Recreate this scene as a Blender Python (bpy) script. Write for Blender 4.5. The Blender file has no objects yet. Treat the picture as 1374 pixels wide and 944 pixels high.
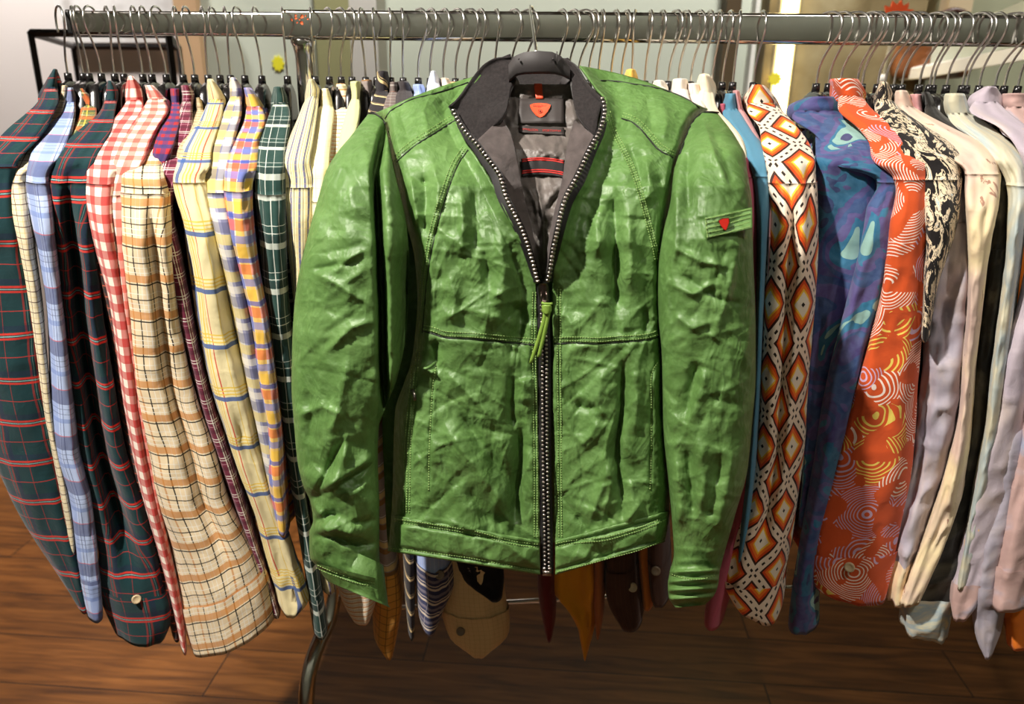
import bpy, math, random
import numpy as np
from mathutils import Matrix, Vector

S = bpy.context.scene
COL = S.collection
PI = math.pi

# ------------------------------------------------------------------ camera
F = 1000.0
CAM = np.array([0.0, -1.05, 1.30])
PITCH, YAW, ROLL = math.radians(18.5), math.radians(4.0), math.radians(0.9)
_fh = np.array([-math.sin(YAW), math.cos(YAW), 0.0])
_rt = np.array([math.cos(YAW), math.sin(YAW), 0.0])
_fw = _fh * math.cos(PITCH) + np.array([0, 0, -math.sin(PITCH)])
_up = np.cross(_rt, _fw)
R_ = _rt * math.cos(ROLL) + _up * math.sin(ROLL)
U_ = _up * math.cos(ROLL) - _rt * math.sin(ROLL)

def proj(p):
    d = np.asarray(p, float) - CAM
    w = d @ _fw
    return 687 + F * (d @ R_) / w, 472 - F * (d @ U_) / w

def ray(px, py):
    px = np.asarray(px, float)[..., None]; py = np.asarray(py, float)[..., None]
    return _fw + R_ * (px - 687) / F - U_ * (py - 472) / F

def at(px, py, Y):
    """the place at depth Y that the photo shows at this pixel"""
    d = ray(px, py)
    k = (np.asarray(Y, float) - CAM[1]) / d[..., 1]
    return CAM + d * k[..., None]

def at_floor(px, py, z=0.0):
    d = ray(px, py)
    return CAM + d * ((z - CAM[2]) / d[..., 2])[..., None]

cd = bpy.data.cameras.new('camera')
cam = bpy.data.objects.new('camera', cd); COL.objects.link(cam)
cd.sensor_width = 36.0; cd.lens = 36.0 * F / 1374.0
cd.clip_start = 0.02
M = Matrix.Identity(4)
for i in range(3):
    M[i][0] = R_[i]; M[i][1] = U_[i]; M[i][2] = -_fw[i]; M[i][3] = CAM[i]
cam.matrix_world = M
cd.dof.use_dof = True; cd.dof.focus_distance = 0.86; cd.dof.aperture_fstop = 5.0
S.camera = cam

# ------------------------------------------------------------------ noise
def _hash(ix, iy, iz, seed):
    h = (ix.astype(np.int64) * 374761393 + iy.astype(np.int64) * 668265263 + iz.astype(np.int64) * 2147483647 + seed * 1274126177) & 0xffffffff
    h = ((h ^ (h >> 13)) * 1274126177) & 0xffffffff
    h = (h ^ (h >> 16)) & 0xffffffff
    return h / 2147483648.0 - 1.0

def vn(x, y, z=0.0, seed=0):
    """smooth value noise in -1..1"""
    x, y, z = np.broadcast_arrays(np.asarray(x, float), np.asarray(y, float), np.asarray(z, float))
    ix, iy, iz = np.floor(x), np.floor(y), np.floor(z)
    fx, fy, fz = x - ix, y - iy, z - iz
    fx = fx*fx*fx*(fx*(fx*6-15)+10); fy = fy*fy*fy*(fy*(fy*6-15)+10); fz = fz*fz*fz*(fz*(fz*6-15)+10)
    r = 0
    for a in (0, 1):
        for b in (0, 1):
            for c in (0, 1):
                w = (fx if a else 1-fx) * (fy if b else 1-fy) * (fz if c else 1-fz)
                r = r + w * _hash(ix+a, iy+b, iz+c, seed)
    return r

# ------------------------------------------------------------------ object helpers
def mesh(name, verts, faces, mat, parent=None, uv=None, smooth=True, mats=None, midx=None):
    me = bpy.data.meshes.new(name)
    me.from_pydata([tuple(v) for v in np.asarray(verts, float).tolist()], [], faces)
    if mats:
        for m in mats: me.materials.append(m)
    elif mat: me.materials.append(mat)
    if uv is not None:
        lay = me.uv_layers.new(name='uv')
        li = np.empty(len(me.loops), np.int32); me.loops.foreach_get('vertex_index', li)
        lay.data.foreach_set('uv', np.asarray(uv, float)[li].ravel())
    if smooth: me.polygons.foreach_set('use_smooth', [True] * len(me.polygons))
    if midx is not None: me.polygons.foreach_set('material_index', midx)
    me.update()
    o = bpy.data.objects.new(name, me); COL.objects.link(o)
    if parent: o.parent = parent
    return o

class MB:
    """collects shapes into one mesh"""
    def __init__(s): s.v = []; s.f = []; s.uv = []
    def add(s, v, f, uv=None):
        n = len(s.v); v = [tuple(map(float, p)) for p in v]
        s.v += v; s.f += [tuple(i + n for i in q) for q in f]
        s.uv += [tuple(p) for p in uv] if uv is not None else [(p[0], p[2]) for p in v]
        return s
    def grid(s, P, wrap=False, uv=None, cap0=False, cap1=False, flip=False):
        P = np.asarray(P, float); n, m = P.shape[:2]
        f = []
        mm = m if wrap else m - 1
        for i in range(n - 1):
            for j in range(mm):
                k = (j + 1) % m
                q = (i*m+j, i*m+k, (i+1)*m+k, (i+1)*m+j)
                f.append(q[::-1] if flip else q)
        v = P.reshape(-1, 3).tolist()
        u = None if uv is None else np.asarray(uv, float).reshape(-1, 2).tolist()
        if cap0:
            v.append(P[0].mean(0).tolist()); c = len(v) - 1
            if u is not None: u.append(np.asarray(uv)[0].mean(0).tolist())
            f += [(c, (j+1) % m, j) for j in range(m)]
        if cap1:
            v.append(P[-1].mean(0).tolist()); c = len(v) - 1
            if u is not None: u.append(np.asarray(uv)[-1].mean(0).tolist())
            f += [(c, (n-1)*m + j, (n-1)*m + (j+1) % m) for j in range(m)]
        return s.add(v, f, u)
    def box(s, c, d, rot=None):
        v = []
        for x in (-1, 1):
            for y in (-1, 1):
                for z in (-1, 1):
                    p = Vector((x*d[0]/2, y*d[1]/2, z*d[2]/2))
                    if rot is not None: p = rot @ p
                    v.append((c[0]+p[0], c[1]+p[1], c[2]+p[2]))
        return s.add(v, [(0,1,3,2),(4,6,7,5),(0,4,5,1),(2,3,7,6),(0,2,6,4),(1,5,7,3)])
    def tube(s, pts, r, seg=10, flat=None):
        pts = [np.asarray(p, float) for p in pts]; n = len(pts)
        rs = r if hasattr(r, '__len__') else [r]*n
        rows = []; prev = None
        for i in range(n):
            t = pts[min(i+1, n-1)] - pts[max(i-1, 0)]; t /= (np.linalg.norm(t) + 1e-12)
            if prev is None:
                a = np.array([0, 0, 1.0]) if abs(t[2]) < .9 else np.array([1.0, 0, 0])
                prev = np.cross(t, a); prev /= np.linalg.norm(prev)
            nrm = prev - t * (prev @ t); nrm /= (np.linalg.norm(nrm)+1e-12); prev = nrm
            b = np.cross(t, nrm)
            rows.append([pts[i] + rs[i]*(math.cos(2*PI*k/seg)*nrm + math.sin(2*PI*k/seg)*b) for k in range(seg)])
        return s.grid(np.array(rows), wrap=True, cap0=True, cap1=True)
    def build(s, name, mat, parent=None, smooth=True, bevel=0, sub=0, uv=True):
        o = mesh(name, s.v, s.f, mat, parent, s.uv if uv else None, smooth)
        if bevel:
            m = o.modifiers.new('b', 'BEVEL'); m.width = bevel; m.segments = 3; m.limit_method = 'ANGLE'
            o.data.polygons.foreach_set('use_smooth', [False]*len(o.data.polygons))
        if sub:
            m = o.modifiers.new('s', 'SUBSURF'); m.levels = m.render_levels = sub
        return o

def tag(o, label=None, cat=None, group=None, kind=None):
    if label: o['label'] = label
    if cat: o['category'] = cat
    if group: o['group'] = group
    if kind: o['kind'] = kind
    return o

def thing(name, loc, label, cat, group=None):
    o = bpy.data.objects.new(name, None); COL.objects.link(o)
    o.location = tuple(map(float, loc)); o.empty_display_size = .05
    return tag(o, label, cat, group)

def localize(o, root):
    """vertices were made in world space: keep them there under a located parent"""
    o.parent = root
    o.matrix_parent_inverse = Matrix.Translation(root.location).inverted()
    return o

def smoothpath(pts, n=40):
    pts = np.asarray(pts, float); k = len(pts)
    d = np.r_[0, np.cumsum(np.linalg.norm(np.diff(pts, axis=0), axis=1))]
    return catmull(d, pts, np.linspace(0, d[-1], n))

def catmull(x, Y, q):
    """C1 monotone-ish cubic through the rows"""
    x = np.asarray(x, float); Y = np.asarray(Y, float); q = np.asarray(q, float)
    if len(x) == 2:
        w = ((q - x[0])/(x[1]-x[0]))[:, None]; return Y[0]*(1-w)+Y[1]*w
    m = np.zeros_like(Y)
    s = np.diff(Y, axis=0)/np.diff(x)[:, None]
    m[1:-1] = np.where(s[1:]*s[:-1] > 0, 2*s[1:]*s[:-1]/(s[1:]+s[:-1]+1e-12), 0) if Y.shape[1] != 3 else (s[1:]+s[:-1])/2
    m[0] = s[0]; m[-1] = s[-1]
    i = np.clip(np.searchsorted(x, q, side='right')-1, 0, len(x)-2)
    h = (x[i+1]-x[i]); t = (q-x[i])/h
    h = h[:, None]; t = t[:, None]
    return ((2*t**3-3*t**2+1)*Y[i]+(t**3-2*t**2+t)*h*m[i]+(-2*t**3+3*t**2)*Y[i+1]+(t**3-t**2)*h*m[i+1])

# ------------------------------------------------------------------ materials
def lin(c):
    return tuple((v/12.92 if v <= .04045 else ((v+.055)/1.055)**2.4) for v in [x/255 for x in c]) + (1.0,)

class NT:
    def __init__(s, name):
        s.m = bpy.data.materials.new(name); s.m.use_nodes = True
        s.t = s.m.node_tree; s.p = s.t.nodes['Principled BSDF']
    def n(s, typ, **kw):
        o = s.t.nodes.new(typ)
        for k, v in kw.items():
            if k.startswith('i_'):
                key = k[2:]; key = int(key) if key.isdigit() else key.replace('_', ' ')
                if hasattr(v, 'is_linked') : s.t.links.new(v, o.inputs[key])
                else: o.inputs[key].default_value = v
            else: setattr(o, k, v)
        return o
    def link(s, a, b): s.t.links.new(a, b)
    def math(s, op, a, b=None, c=None):
        o = s.t.nodes.new('ShaderNodeMath'); o.operation = op
        for i, v in enumerate((a, b, c)):
            if v is None: continue
            if hasattr(v, 'is_linked'): s.t.links.new(v, o.inputs[i])
            else: o.inputs[i].default_value = v
        return o.outputs[0]
    def mix(s, fac, a, b, mode='MIX'):
        o = s.t.nodes.new('ShaderNodeMix'); o.data_type = 'RGBA'; o.blend_type = mode
        for i, v in ((0, fac), (6, a), (7, b)):
            if hasattr(v, 'is_linked'): s.t.links.new(v, o.inputs[i])
            else: o.inputs[i].default_value = v
        return o.outputs[2]
    def ramp(s, fac, stops, interp='LINEAR'):
        o = s.t.nodes.new('ShaderNodeValToRGB'); r = o.color_ramp; r.interpolation = interp
        while len(r.elements) > 1: r.elements.remove(r.elements[-1])
        r.elements[0].position = stops[0][0]; r.elements[0].color = stops[0][1]
        for p, c in stops[1:]:
            e = r.elements.new(p); e.color = c
        if fac is not None: s.t.links.new(fac, o.inputs[0])
        return o
    def uv(s):
        o = s.t.nodes.new('ShaderNodeUVMap'); o.uv_map = 'uv'
        return o.outputs[0]
    def sep(s, v):
        o = s.t.nodes.new('ShaderNodeSeparateXYZ'); s.t.links.new(v, o.inputs[0]); return o.outputs
    def base(s, v):
        if hasattr(v, 'is_linked'): s.t.links.new(v, s.p.inputs['Base Color'])
        else: s.p.inputs['Base Color'].default_value = v
    def set(s, **kw):
        for k, v in kw.items(): s.p.inputs[k.replace('_', ' ')].default_value = v
    def bump(s, h, strength=.3, dist=.002):
        b = s.n('ShaderNodeBump', i_Strength=strength, i_Distance=dist)
        s.t.links.new(h, b.inputs['Height'])
        s.t.links.new(b.outputs[0], s.p.inputs['Normal'])

def simple(name, rgb, rough=.5, metal=0.0, spec=.5, **kw):
    k = NT(name); k.base(lin(rgb)); k.set(Roughness=rough, Metallic=metal)
    k.p.inputs['Specular IOR Level'].default_value = spec
    for a, b in kw.items(): k.p.inputs[a.replace('_', ' ')].default_value = b
    return k.m

PX = 0.00088   # metres on cloth for one photo pixel

def cloth_finish(k, scale=1.0, wr=.35):
    uv = k.uv()
    n1 = k.n('ShaderNodeTexNoise', i_Vector=uv, i_Scale=45.0*scale, i_Detail=5.0, i_Distortion=.6)
    w = k.n('ShaderNodeTexNoise', i_Vector=uv, i_Scale=1500.0, i_Detail=1.0)
    h = k.math('ADD', n1.outputs[0], k.math('MULTIPLY', w.outputs[0], .12))
    k.bump(h, wr, .004)
    k.set(Roughness=.85); k.p.inputs['Specular IOR Level'].default_value = .25
    try:
        k.p.inputs['Sheen Weight'].default_value = .12; k.p.inputs['Sheen Roughness'].default_value = .5
    except Exception: pass

def plaid(name, base, warp=None, wp=50, weft=None, fp=50, rot=0.0, wr=.35):
    """woven stripes: warp lines run along the piece, weft lines across it; positions and periods in photo pixels"""
    k = NT(name); uv = k.uv()
    if rot:
        mp = k.n('ShaderNodeMapping', i_Vector=uv); mp.inputs['Rotation'].default_value = (0, 0, rot); uv = mp.outputs[0]
    # a little thread-level wobble
    nz = k.n('ShaderNodeTexNoise', i_Vector=uv, i_Scale=9.0, i_Detail=1.0)
    x = k.sep(uv)
    wob = k.math('MULTIPLY', k.math('SUBTRACT', nz.outputs[0], .5), .006)
    col = lin(base)
    for axis, lines, per in ((0, warp, wp), (1, weft, fp)):
        if not lines: continue
        fr = k.math('FRACT', k.math('ADD', k.math('DIVIDE', k.math('ADD', x[axis], wob), per*PX), 50.3))
        stops = [(0.0, (1, 1, 1, 0))]; cur = 0.0
        for a, b, c, al in sorted(lines):
            a, b = a/per, b/per
            if a > cur + 1e-4 or cur == 0: stops.append((max(a, 1e-4), lin(c)[:3] + (al,)))
            else: stops[-1] = (stops[-1][0], lin(c)[:3] + (al,))
            stops.append((min(b, .9999), (1, 1, 1, 0))); cur = b
        r = k.ramp(fr, stops, 'CONSTANT')
        col = k.mix(r.outputs['Alpha'], col, r.outputs['Color'])
    k.base(col); cloth_finish(k, wr=wr)
    return k.m

def blotch(name, stops, scale=14.0, dist=1.5, stretch=(1, 1, 1), detail=4.0, interp='LINEAR', wr=.35, extra=None):
    k = NT(name)
    mp = k.n('ShaderNodeMapping', i_Vector=k.uv()); mp.inputs['Scale'].default_value = stretch
    n = k.n('ShaderNodeTexNoise', i_Vector=mp.outputs[0], i_Scale=scale, i_Detail=detail, i_Distortion=dist)
    r = k.ramp(n.outputs[0], [(p, lin(c)) for p, c in stops], interp)
    col = r.outputs[0]
    if extra:
        for sc, th, c in extra:
            n2 = k.n('ShaderNodeTexNoise', i_Vector=mp.outputs[0], i_Scale=sc, i_Detail=5.0, i_Distortion=2.5)
            f = k.ramp(n2.outputs[0], [(th, (0, 0, 0, 1)), (th+.02, (1, 1, 1, 1))])
            col = k.mix(f.outputs[0], col, lin(c))
    k.base(col); cloth_finish(k, wr=wr)
    return k.m
# ------------------------------------------------------------------ cloth patterns
BL, WH, RD = (22, 18, 18), (235, 230, 220), (200, 40, 32)
MT = {}
MT['teal'] = plaid('teal_tartan', (8, 50, 54),
    [(0, 3, (150, 36, 30), .6), (5, 6, (120, 160, 155), .4), (8, 11, (150, 36, 30), .6), (13, 20, (20, 28, 58), .6), (40, 41.2, (160, 38, 32), .6)], 70,
    [(0, 3.2, (205, 48, 36), .85), (4.4, 5.8, (150, 190, 185), .75), (7, 10.2, (205, 48, 36), .85), (12, 20, (20, 28, 58), .5), (40, 41.3, (180, 44, 36), .7)], 66)
MT['check'] = plaid('cream_windowpane', (226, 212, 178),
    [(0, 1.3, (80, 45, 40), .9), (9, 10, (200, 170, 90), .5)], 17, [(0, 1.3, (80, 45, 40), .9), (7.5, 8.5, (200, 170, 90), .5)], 15)
MT['blue'] = plaid('pale_blue_plaid', (176, 192, 226),
    [(0, 22, (108, 132, 192), .5), (26, 27.2, (60, 66, 110), .8), (32, 33.2, (60, 66, 110), .8), (44, 45, (190, 90, 100), .7)], 52,
    [(0, 30, (98, 124, 188), .55), (6, 7, (60, 66, 110), .7), (14, 15, (60, 66, 110), .7), (22, 23, (60, 66, 110), .7), (52, 53.3, (190, 80, 90), .8)], 74)
MT['greenorange'] = plaid('green_orange_plaid', (88, 96, 56),
    [(0, 2, (225, 215, 160), .9), (10, 12, (215, 190, 70), .8), (24, 36, (190, 95, 45), .8)], 40, [(0, 1.5, (225, 215, 160), .9), (8, 9.5, (215, 190, 70), .8), (22, 34, (195, 100, 50), .85)], 38)
MT['darkred'] = plaid('dark_brown_plaid', (74, 44, 32), [(0, 6, (30, 20, 20), .8), (12, 14, (190, 80, 50), .8)], 18, [(0, 6, (30, 20, 20), .8), (10, 12, (200, 90, 60), .8)], 16)
MT['red'] = plaid('red_gingham', (240, 228, 212), [(0, 12, (190, 22, 22), .74)], 24, [(0, 12, (190, 22, 22), .74)], 24)
MT['coral'] = plaid('coral_gingham', (242, 230, 214), [(0, 11, (214, 56, 34), .64)], 22, [(0, 11, (214, 56, 34), .64)], 22)
MT['ochre'] = plaid('cream_ochre_plaid', (228, 208, 172),
    [(0, 12, (196, 128, 52), .72), (-0 + 2, 3.6, BL, .0), (15, 17, BL, .95), (40, 42, BL, .9), (24, 25, WH, .8), (31, 32, WH, .8), (48, 49, WH, .7)], 58,
    [(0, 2, BL, .95), (4, 14, (196, 126, 48), .75), (17, 18.2, WH, .8), (24, 25, WH, .8), (30, 31.6, BL, .9), (38, 39, WH, .8)], 50)
MT['redblue'] = plaid('red_blue_check', (170, 40, 48), [(0, 8, (50, 55, 110), .6)], 16, [(0, 10, (50, 55, 110), .85)], 20)
MT['maroon'] = plaid('maroon_plaid', (104, 30, 54),
    [(0, 1.6, WH, .8), (4, 5.6, WH, .8), (9, 10, (200, 150, 165), .6), (20, 21, (200, 150, 165), .6)], 30,
    [(0, 1.5, WH, .75), (4, 5.5, WH, .75), (14, 20, (70, 16, 36), .6), (24, 25, (200, 150, 165), .6)], 30)
MT['beige'] = plaid('beige_check', (190, 172, 136), [(0, 1, (120, 100, 70), .7)], 12, [(0, 1.5, (110, 92, 66), .8), (5, 6, (225, 210, 180), .7)], 12)
MT['yellow'] = plaid('cream_blue_yellow_plaid', (230, 216, 168),
    [(12, 14, (222, 188, 62), .9), (17, 19, (222, 188, 62), .9), (22, 24, (222, 188, 62), .9), (29, 31, (200, 60, 40), .9), (0, 7, (60, 92, 150), .9), (46, 47.5, (222, 188, 62), .7)], 72,
    [(0, 6.5, (60, 92, 150), .92), (-0 + 9, 11, (222, 188, 62), .85), (14, 16, (222, 188, 62), .85), (19, 21, (222, 188, 62), .85)], 76)
MT['lavender_plaid'] = plaid('lavender_yellow_plaid', (150, 150, 176),
    [(0, 16, (216, 196, 104), .75), (18, 30, (230, 224, 206), .6), (34, 46, (84, 86, 120), .6)], 52, [(0, 14, (214, 194, 110), .7), (16, 30, (82, 84, 116), .55), (34, 44, (232, 226, 210), .6)], 50)
MT['multi'] = plaid('orange_blue_yellow_plaid', (226, 214, 204),
    [(0, 12, (218, 76, 32), .82), (13, 24, (44, 62, 154), .8), (26, 40, (232, 182, 40), .8), (43, 50, (130, 56, 88), .6)], 56,
    [(0, 14, (224, 92, 46), .65), (16, 22, (56, 78, 170), .75), (24, 38, (236, 190, 50), .6), (42, 52, (104, 120, 190), .7)], 58)
MT['green'] = plaid('dark_green_plaid', (36, 66, 60),
    [(0, 1.4, (220, 225, 215), .75), (11, 12, (220, 225, 215), .5)], 26, [(0, 8, (214, 220, 208), .72), (20, 21.2, (220, 225, 215), .7), (30, 31, (220, 225, 215), .7), (9, 18, (18, 34, 34), .5)], 62)
MT['navystripe'] = plaid('cream_navy_stripe', (232, 222, 176), [(0, 3, (58, 66, 130), .85), (5.5, 6.5, (60, 54, 50), .8), (9, 10, (200, 170, 90), .6)], 11.5, [(0, 1, (210, 180, 110), .3)], 8)
MT['creamline'] = plaid('pale_yellow_shirting', (242, 234, 192), [(0, 1, (190, 180, 150), .5)], 11, [(0, 1, (220, 206, 140), .35)], 13)
MT['orangestripe'] = plaid('white_orange_stripe', (240, 230, 208), [(0, .8, (190, 150, 90), .3)], 9, [(0, 2.4, (206, 136, 62), .8), (4.6, 5.6, (140, 120, 150), .5)], 9)
MT['palegreen'] = plaid('pale_green_cloth', (222, 226, 160))
MT['greybrown'] = plaid('brown_grey_stripe', (150, 138, 134), None, 50, [(0, 10, (140, 100, 50), .9), (12, 22, (222, 196, 136), .9), (24, 25.5, WH, .8)], 46)
MT['ochrecheck'] = plaid('ochre_check', (208, 148, 62), [(0, 1.2, (60, 44, 30), .8)], 15, [(0, 1.2, (60, 44, 30), .8)], 15)
MT['black'] = plaid('black_cream_stripe', (38, 34, 38), None, 50, [(0, 4, (228, 200, 146), .95), (6, 7, (228, 200, 146), .7)], 30, rot=.35)
MT['greyplaid'] = plaid('grey_brown_check', (104, 92, 88), [(0, 2, (160, 150, 140), .5)], 12, [(0, 2, (200, 196, 190), .6), (9, 10, (160, 110, 90), .6)], 17)
MT['charcoal'] = plaid('charcoal_cloth', (58, 52, 54), [(0, .8, (80, 74, 76), .5)], 7)
MT['bluestripe'] = plaid('navy_white_stripe', (52, 58, 96), [(0, 1.2, (210, 205, 210), .7)], 40, [(0, 4, (226, 210, 190), .85), (7, 9, (226, 210, 190), .7), (14, 19, (150, 140, 150), .6)], 26)
MT['periwinkle'] = plaid('periwinkle_cloth', (164, 184, 232), [(0, .8, (220, 225, 240), .5)], 7)
MT['palestripe'] = plaid('pale_blue_stripe', (214, 222, 238), [(0, 1, (150, 165, 205), .5)], 8)
MT['whiteorange'] = plaid('white_orange_check', (240, 232, 216), [(0, 1.4, (216, 150, 90), .6)], 12, [(0, 1.4, (216, 150, 90), .6)], 12)
MT['tan'] = plaid('cream_tan_cloth', (222, 190, 140), [(0, .8, (180, 146, 100), .35)], 8, [(0, .8, (180, 146, 100), .3)], 8, wr=.6)
MT['cream'] = plaid('cream_cloth', (240, 228, 198), [(0, .8, (214, 200, 170), .4)], 9)
MT['butter'] = plaid('butter_yellow_cloth', (240, 196, 96))
MT['white'] = plaid('white_cloth', (238, 230, 218), [(0, .7, (220, 208, 196), .4)], 10)
MT['whitepink'] = plaid('white_pink_stripe', (240, 226, 214), [(0, 1.2, (226, 160, 140), .5)], 15)
MT['pinkred'] = plaid('rose_cloth', (178, 84, 102))
MT['sky'] = plaid('sky_blue_cloth', (82, 134, 160))
MT['thinpink'] = plaid('pale_pink_cloth', (204, 150, 152))
MT['navyprint'] = blotch('black_print', [(0, (14, 14, 18)), (.66, (14, 14, 20)), (.68, (150, 140, 140)), (1, (190, 180, 170))], 38, .2)
MT['wine'] = plaid('wine_cloth', (104, 30, 34))
MT['mustard'] = plaid('mustard_cloth', (222, 146, 30), wr=.7)
MT['rustbrown'] = plaid('rust_brown_cloth', (176, 104, 62))
MT['darkbrown'] = plaid('dark_brown_cloth', (74, 48, 38), [(0, .8, (90, 62, 50), .5)], 6)
MT['orangeb'] = plaid('burnt_orange_cloth', (202, 120, 52))
MT['amber'] = plaid('amber_cloth', (226, 120, 30))

# lattice of orange, yellow and brown diamonds with dashed white bands
k = NT('diamond_print'); x = k.sep(k.uv())
a = k.math('DIVIDE', x[0], 72*PX); b = k.math('DIVIDE', x[1], 98*PX)
p = k.math('FRACT', k.math('ADD', k.math('ADD', a, b), 40.15)); q = k.math('FRACT', k.math('ADD', k.math('SUBTRACT', a, b), 40.4))
pp = k.math('MULTIPLY', k.math('ABSOLUTE', k.math('SUBTRACT', p, .5)), 2.0); qq = k.math('MULTIPLY', k.math('ABSOLUTE', k.math('SUBTRACT', q, .5)), 2.0)
m = k.math('MAXIMUM', pp, qq)
r = k.ramp(m, [(0, lin((28, 22, 20))), (.07, lin((238, 226, 206))), (.34, lin((246, 196, 60))), (.42, lin((236, 118, 28))), (.55, lin((214, 72, 20))), (.66, lin((60, 26, 14))), (.76, lin((238, 218, 196)))], 'CONSTANT')
d1 = k.math('LESS_THAN', k.math('ABSOLUTE', k.math('SUBTRACT', k.math('FRACT', k.math('MULTIPLY', q, 5.0)), .5)), .22)
d2 = k.math('LESS_THAN', k.math('ABSOLUTE', k.math('SUBTRACT', k.math('FRACT', k.math('MULTIPLY', p, 5.0)), .5)), .22)
e1 = k.math('MULTIPLY', k.math('GREATER_THAN', pp, .945), d1); e2 = k.math('MULTIPLY', k.math('GREATER_THAN', qq, .945), d2)
k.base(k.mix(k.math('MAXIMUM', e1, e2), r.outputs[0], lin((40, 28, 22)))); cloth_finish(k, wr=.25)
k.p.inputs['Roughness'].default_value = .6
MT['diamond'] = k.m

# blue watercolour flowers
k = NT('blue_flower_print'); uv = k.uv()
n0 = k.n('ShaderNodeTexNoise', i_Vector=uv, i_Scale=10.5, i_Detail=2.5, i_Distortion=.9)
c1 = k.ramp(n0.outputs[0], [(0, lin((36, 44, 92))), (.34, lin((30, 96, 128))), (.41, lin((74, 62, 118))), (.47, lin((52, 74, 124))), (.52, lin((92, 76, 132))), (.57, lin((38, 112, 146))), (.605, lin((150, 190, 176))), (.66, lin((64, 56, 104)))], 'CONSTANT').outputs[0]
n1 = k.n('ShaderNodeTexNoise', i_Vector=uv, i_Scale=55.0, i_Detail=6.0, i_Distortion=1.0)
c2 = k.ramp(n1.outputs[0], [(.3, lin((30, 40, 80))), (.7, lin((130, 160, 190)))]).outputs[0]
k.base(k.mix(.2, c1, c2)); cloth_finish(k, wr=.25); MT['blueflower'] = k.m

# orange cloth with shell-like bundles of fine arcs
k = NT('orange_shell_print'); uv = k.uv()
v = k.n('ShaderNodeTexVoronoi', i_Vector=uv, i_Scale=17.0, i_Randomness=.8)
n0 = k.n('ShaderNodeTexNoise', i_Vector=uv, i_Scale=26.0, i_Detail=1.0)
ph = k.math('ADD', k.math('MULTIPLY', v.outputs['Distance'], 20.0), k.math('MULTIPLY', n0.outputs[0], 3.0))
ln = k.math('LESS_THAN', k.math('ABSOLUTE', k.math('SUBTRACT', k.math('FRACT', ph), .5)), .17)
n1 = k.n('ShaderNodeTexNoise', i_Vector=uv, i_Scale=34.0, i_Detail=0.0)
mk = k.math('MULTIPLY', ln, k.math('GREATER_THAN', n1.outputs[0], .45))
sx = k.n('ShaderNodeSeparateColor'); k.link(v.outputs['Color'], sx.inputs[0])
lc = k.ramp(sx.outputs[1], [(0, lin((244, 226, 214))), (.4, lin((206, 176, 206))), (.68, lin((232, 206, 96))), (.86, lin((244, 226, 214)))], 'CONSTANT').outputs[0]
k.base(k.mix(mk, lin((206, 82, 34)), lc)); cloth_finish(k, wr=.3); MT['shell'] = k.m

MT['blackcream'] = blotch('black_cream_abstract', [(0, (26, 22, 22)), (.47, (30, 26, 26)), (.5, (226, 208, 176)), (.57, (30, 26, 26)), (.6, (228, 212, 184)), (.68, (150, 180, 196)), (.78, (226, 210, 180))], 26, 3.5, (1.6, .7, 1), 6, 'CONSTANT')
MT['lavgrey'] = blotch('lavender_grey_abstract', [(.25, (150, 144, 160)), (.5, (172, 166, 178)), (.7, (190, 178, 178))], 9, 2.5, (1, .5, 1))
MT['creampink'] = blotch('cream_rose_abstract', [(.25, (186, 156, 150)), (.45, (222, 196, 178)), (.6, (240, 220, 176)), (.75, (226, 196, 170))], 7, 1.5, (1, .6, 1), extra=[(30, .66, (170, 130, 110))])
MT['darkolive'] = blotch('black_olive_abstract', [(.2, (24, 22, 22)), (.5, (38, 36, 32)), (.64, (84, 78, 66)), (.8, (120, 112, 96))], 8, 2.5, (1, .7, 1))
MT['paleolive'] = blotch('pale_olive_abstract', [(.25, (176, 174, 152)), (.45, (210, 204, 178)), (.6, (170, 184, 186)), (.78, (228, 216, 186))], 9, 2.5, (1.6, .5, 1))
MT['lilac'] = blotch('lilac_abstract', [(.25, (168, 156, 170)), (.5, (192, 180, 190)), (.7, (208, 192, 184))], 8, 2, (1, .6, 1), extra=[(18, .68, (224, 190, 140))])
MT['rosegrey'] = blotch('rose_grey_abstract', [(.25, (170, 136, 130)), (.5, (198, 166, 160)), (.62, (168, 176, 200)), (.75, (214, 186, 172))], 8, 2, (1, .7, 1))
MT['swirl'] = blotch('watercolour_swirl', [(.2, (150, 170, 180)), (.4, (222, 214, 190)), (.55, (168, 188, 196)), (.7, (232, 220, 176))], 12, 3, (1, 1.6, 1))
BUTTON = simple('shell_button', (196, 176, 140), .3)
BUTTON_D = simple('horn_button', (130, 110, 88), .35)
THREAD = simple('button_thread', (60, 50, 44), .8)

# ------------------------------------------------------------------ the rail's hangers
RAIL_TOP = float(at(700, 14.5, -.01)[2])          # height of the tube's upper face
RAIL_H = .036
ZB = RAIL_TOP - .088                              # where the hook enters the plastic
PLASTIC = simple('black_hanger_plastic', (24, 22, 22), .22, spec=.6)
WIRE = simple('chrome_hook_wire', (206, 204, 200), .3, 1.0)

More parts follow.
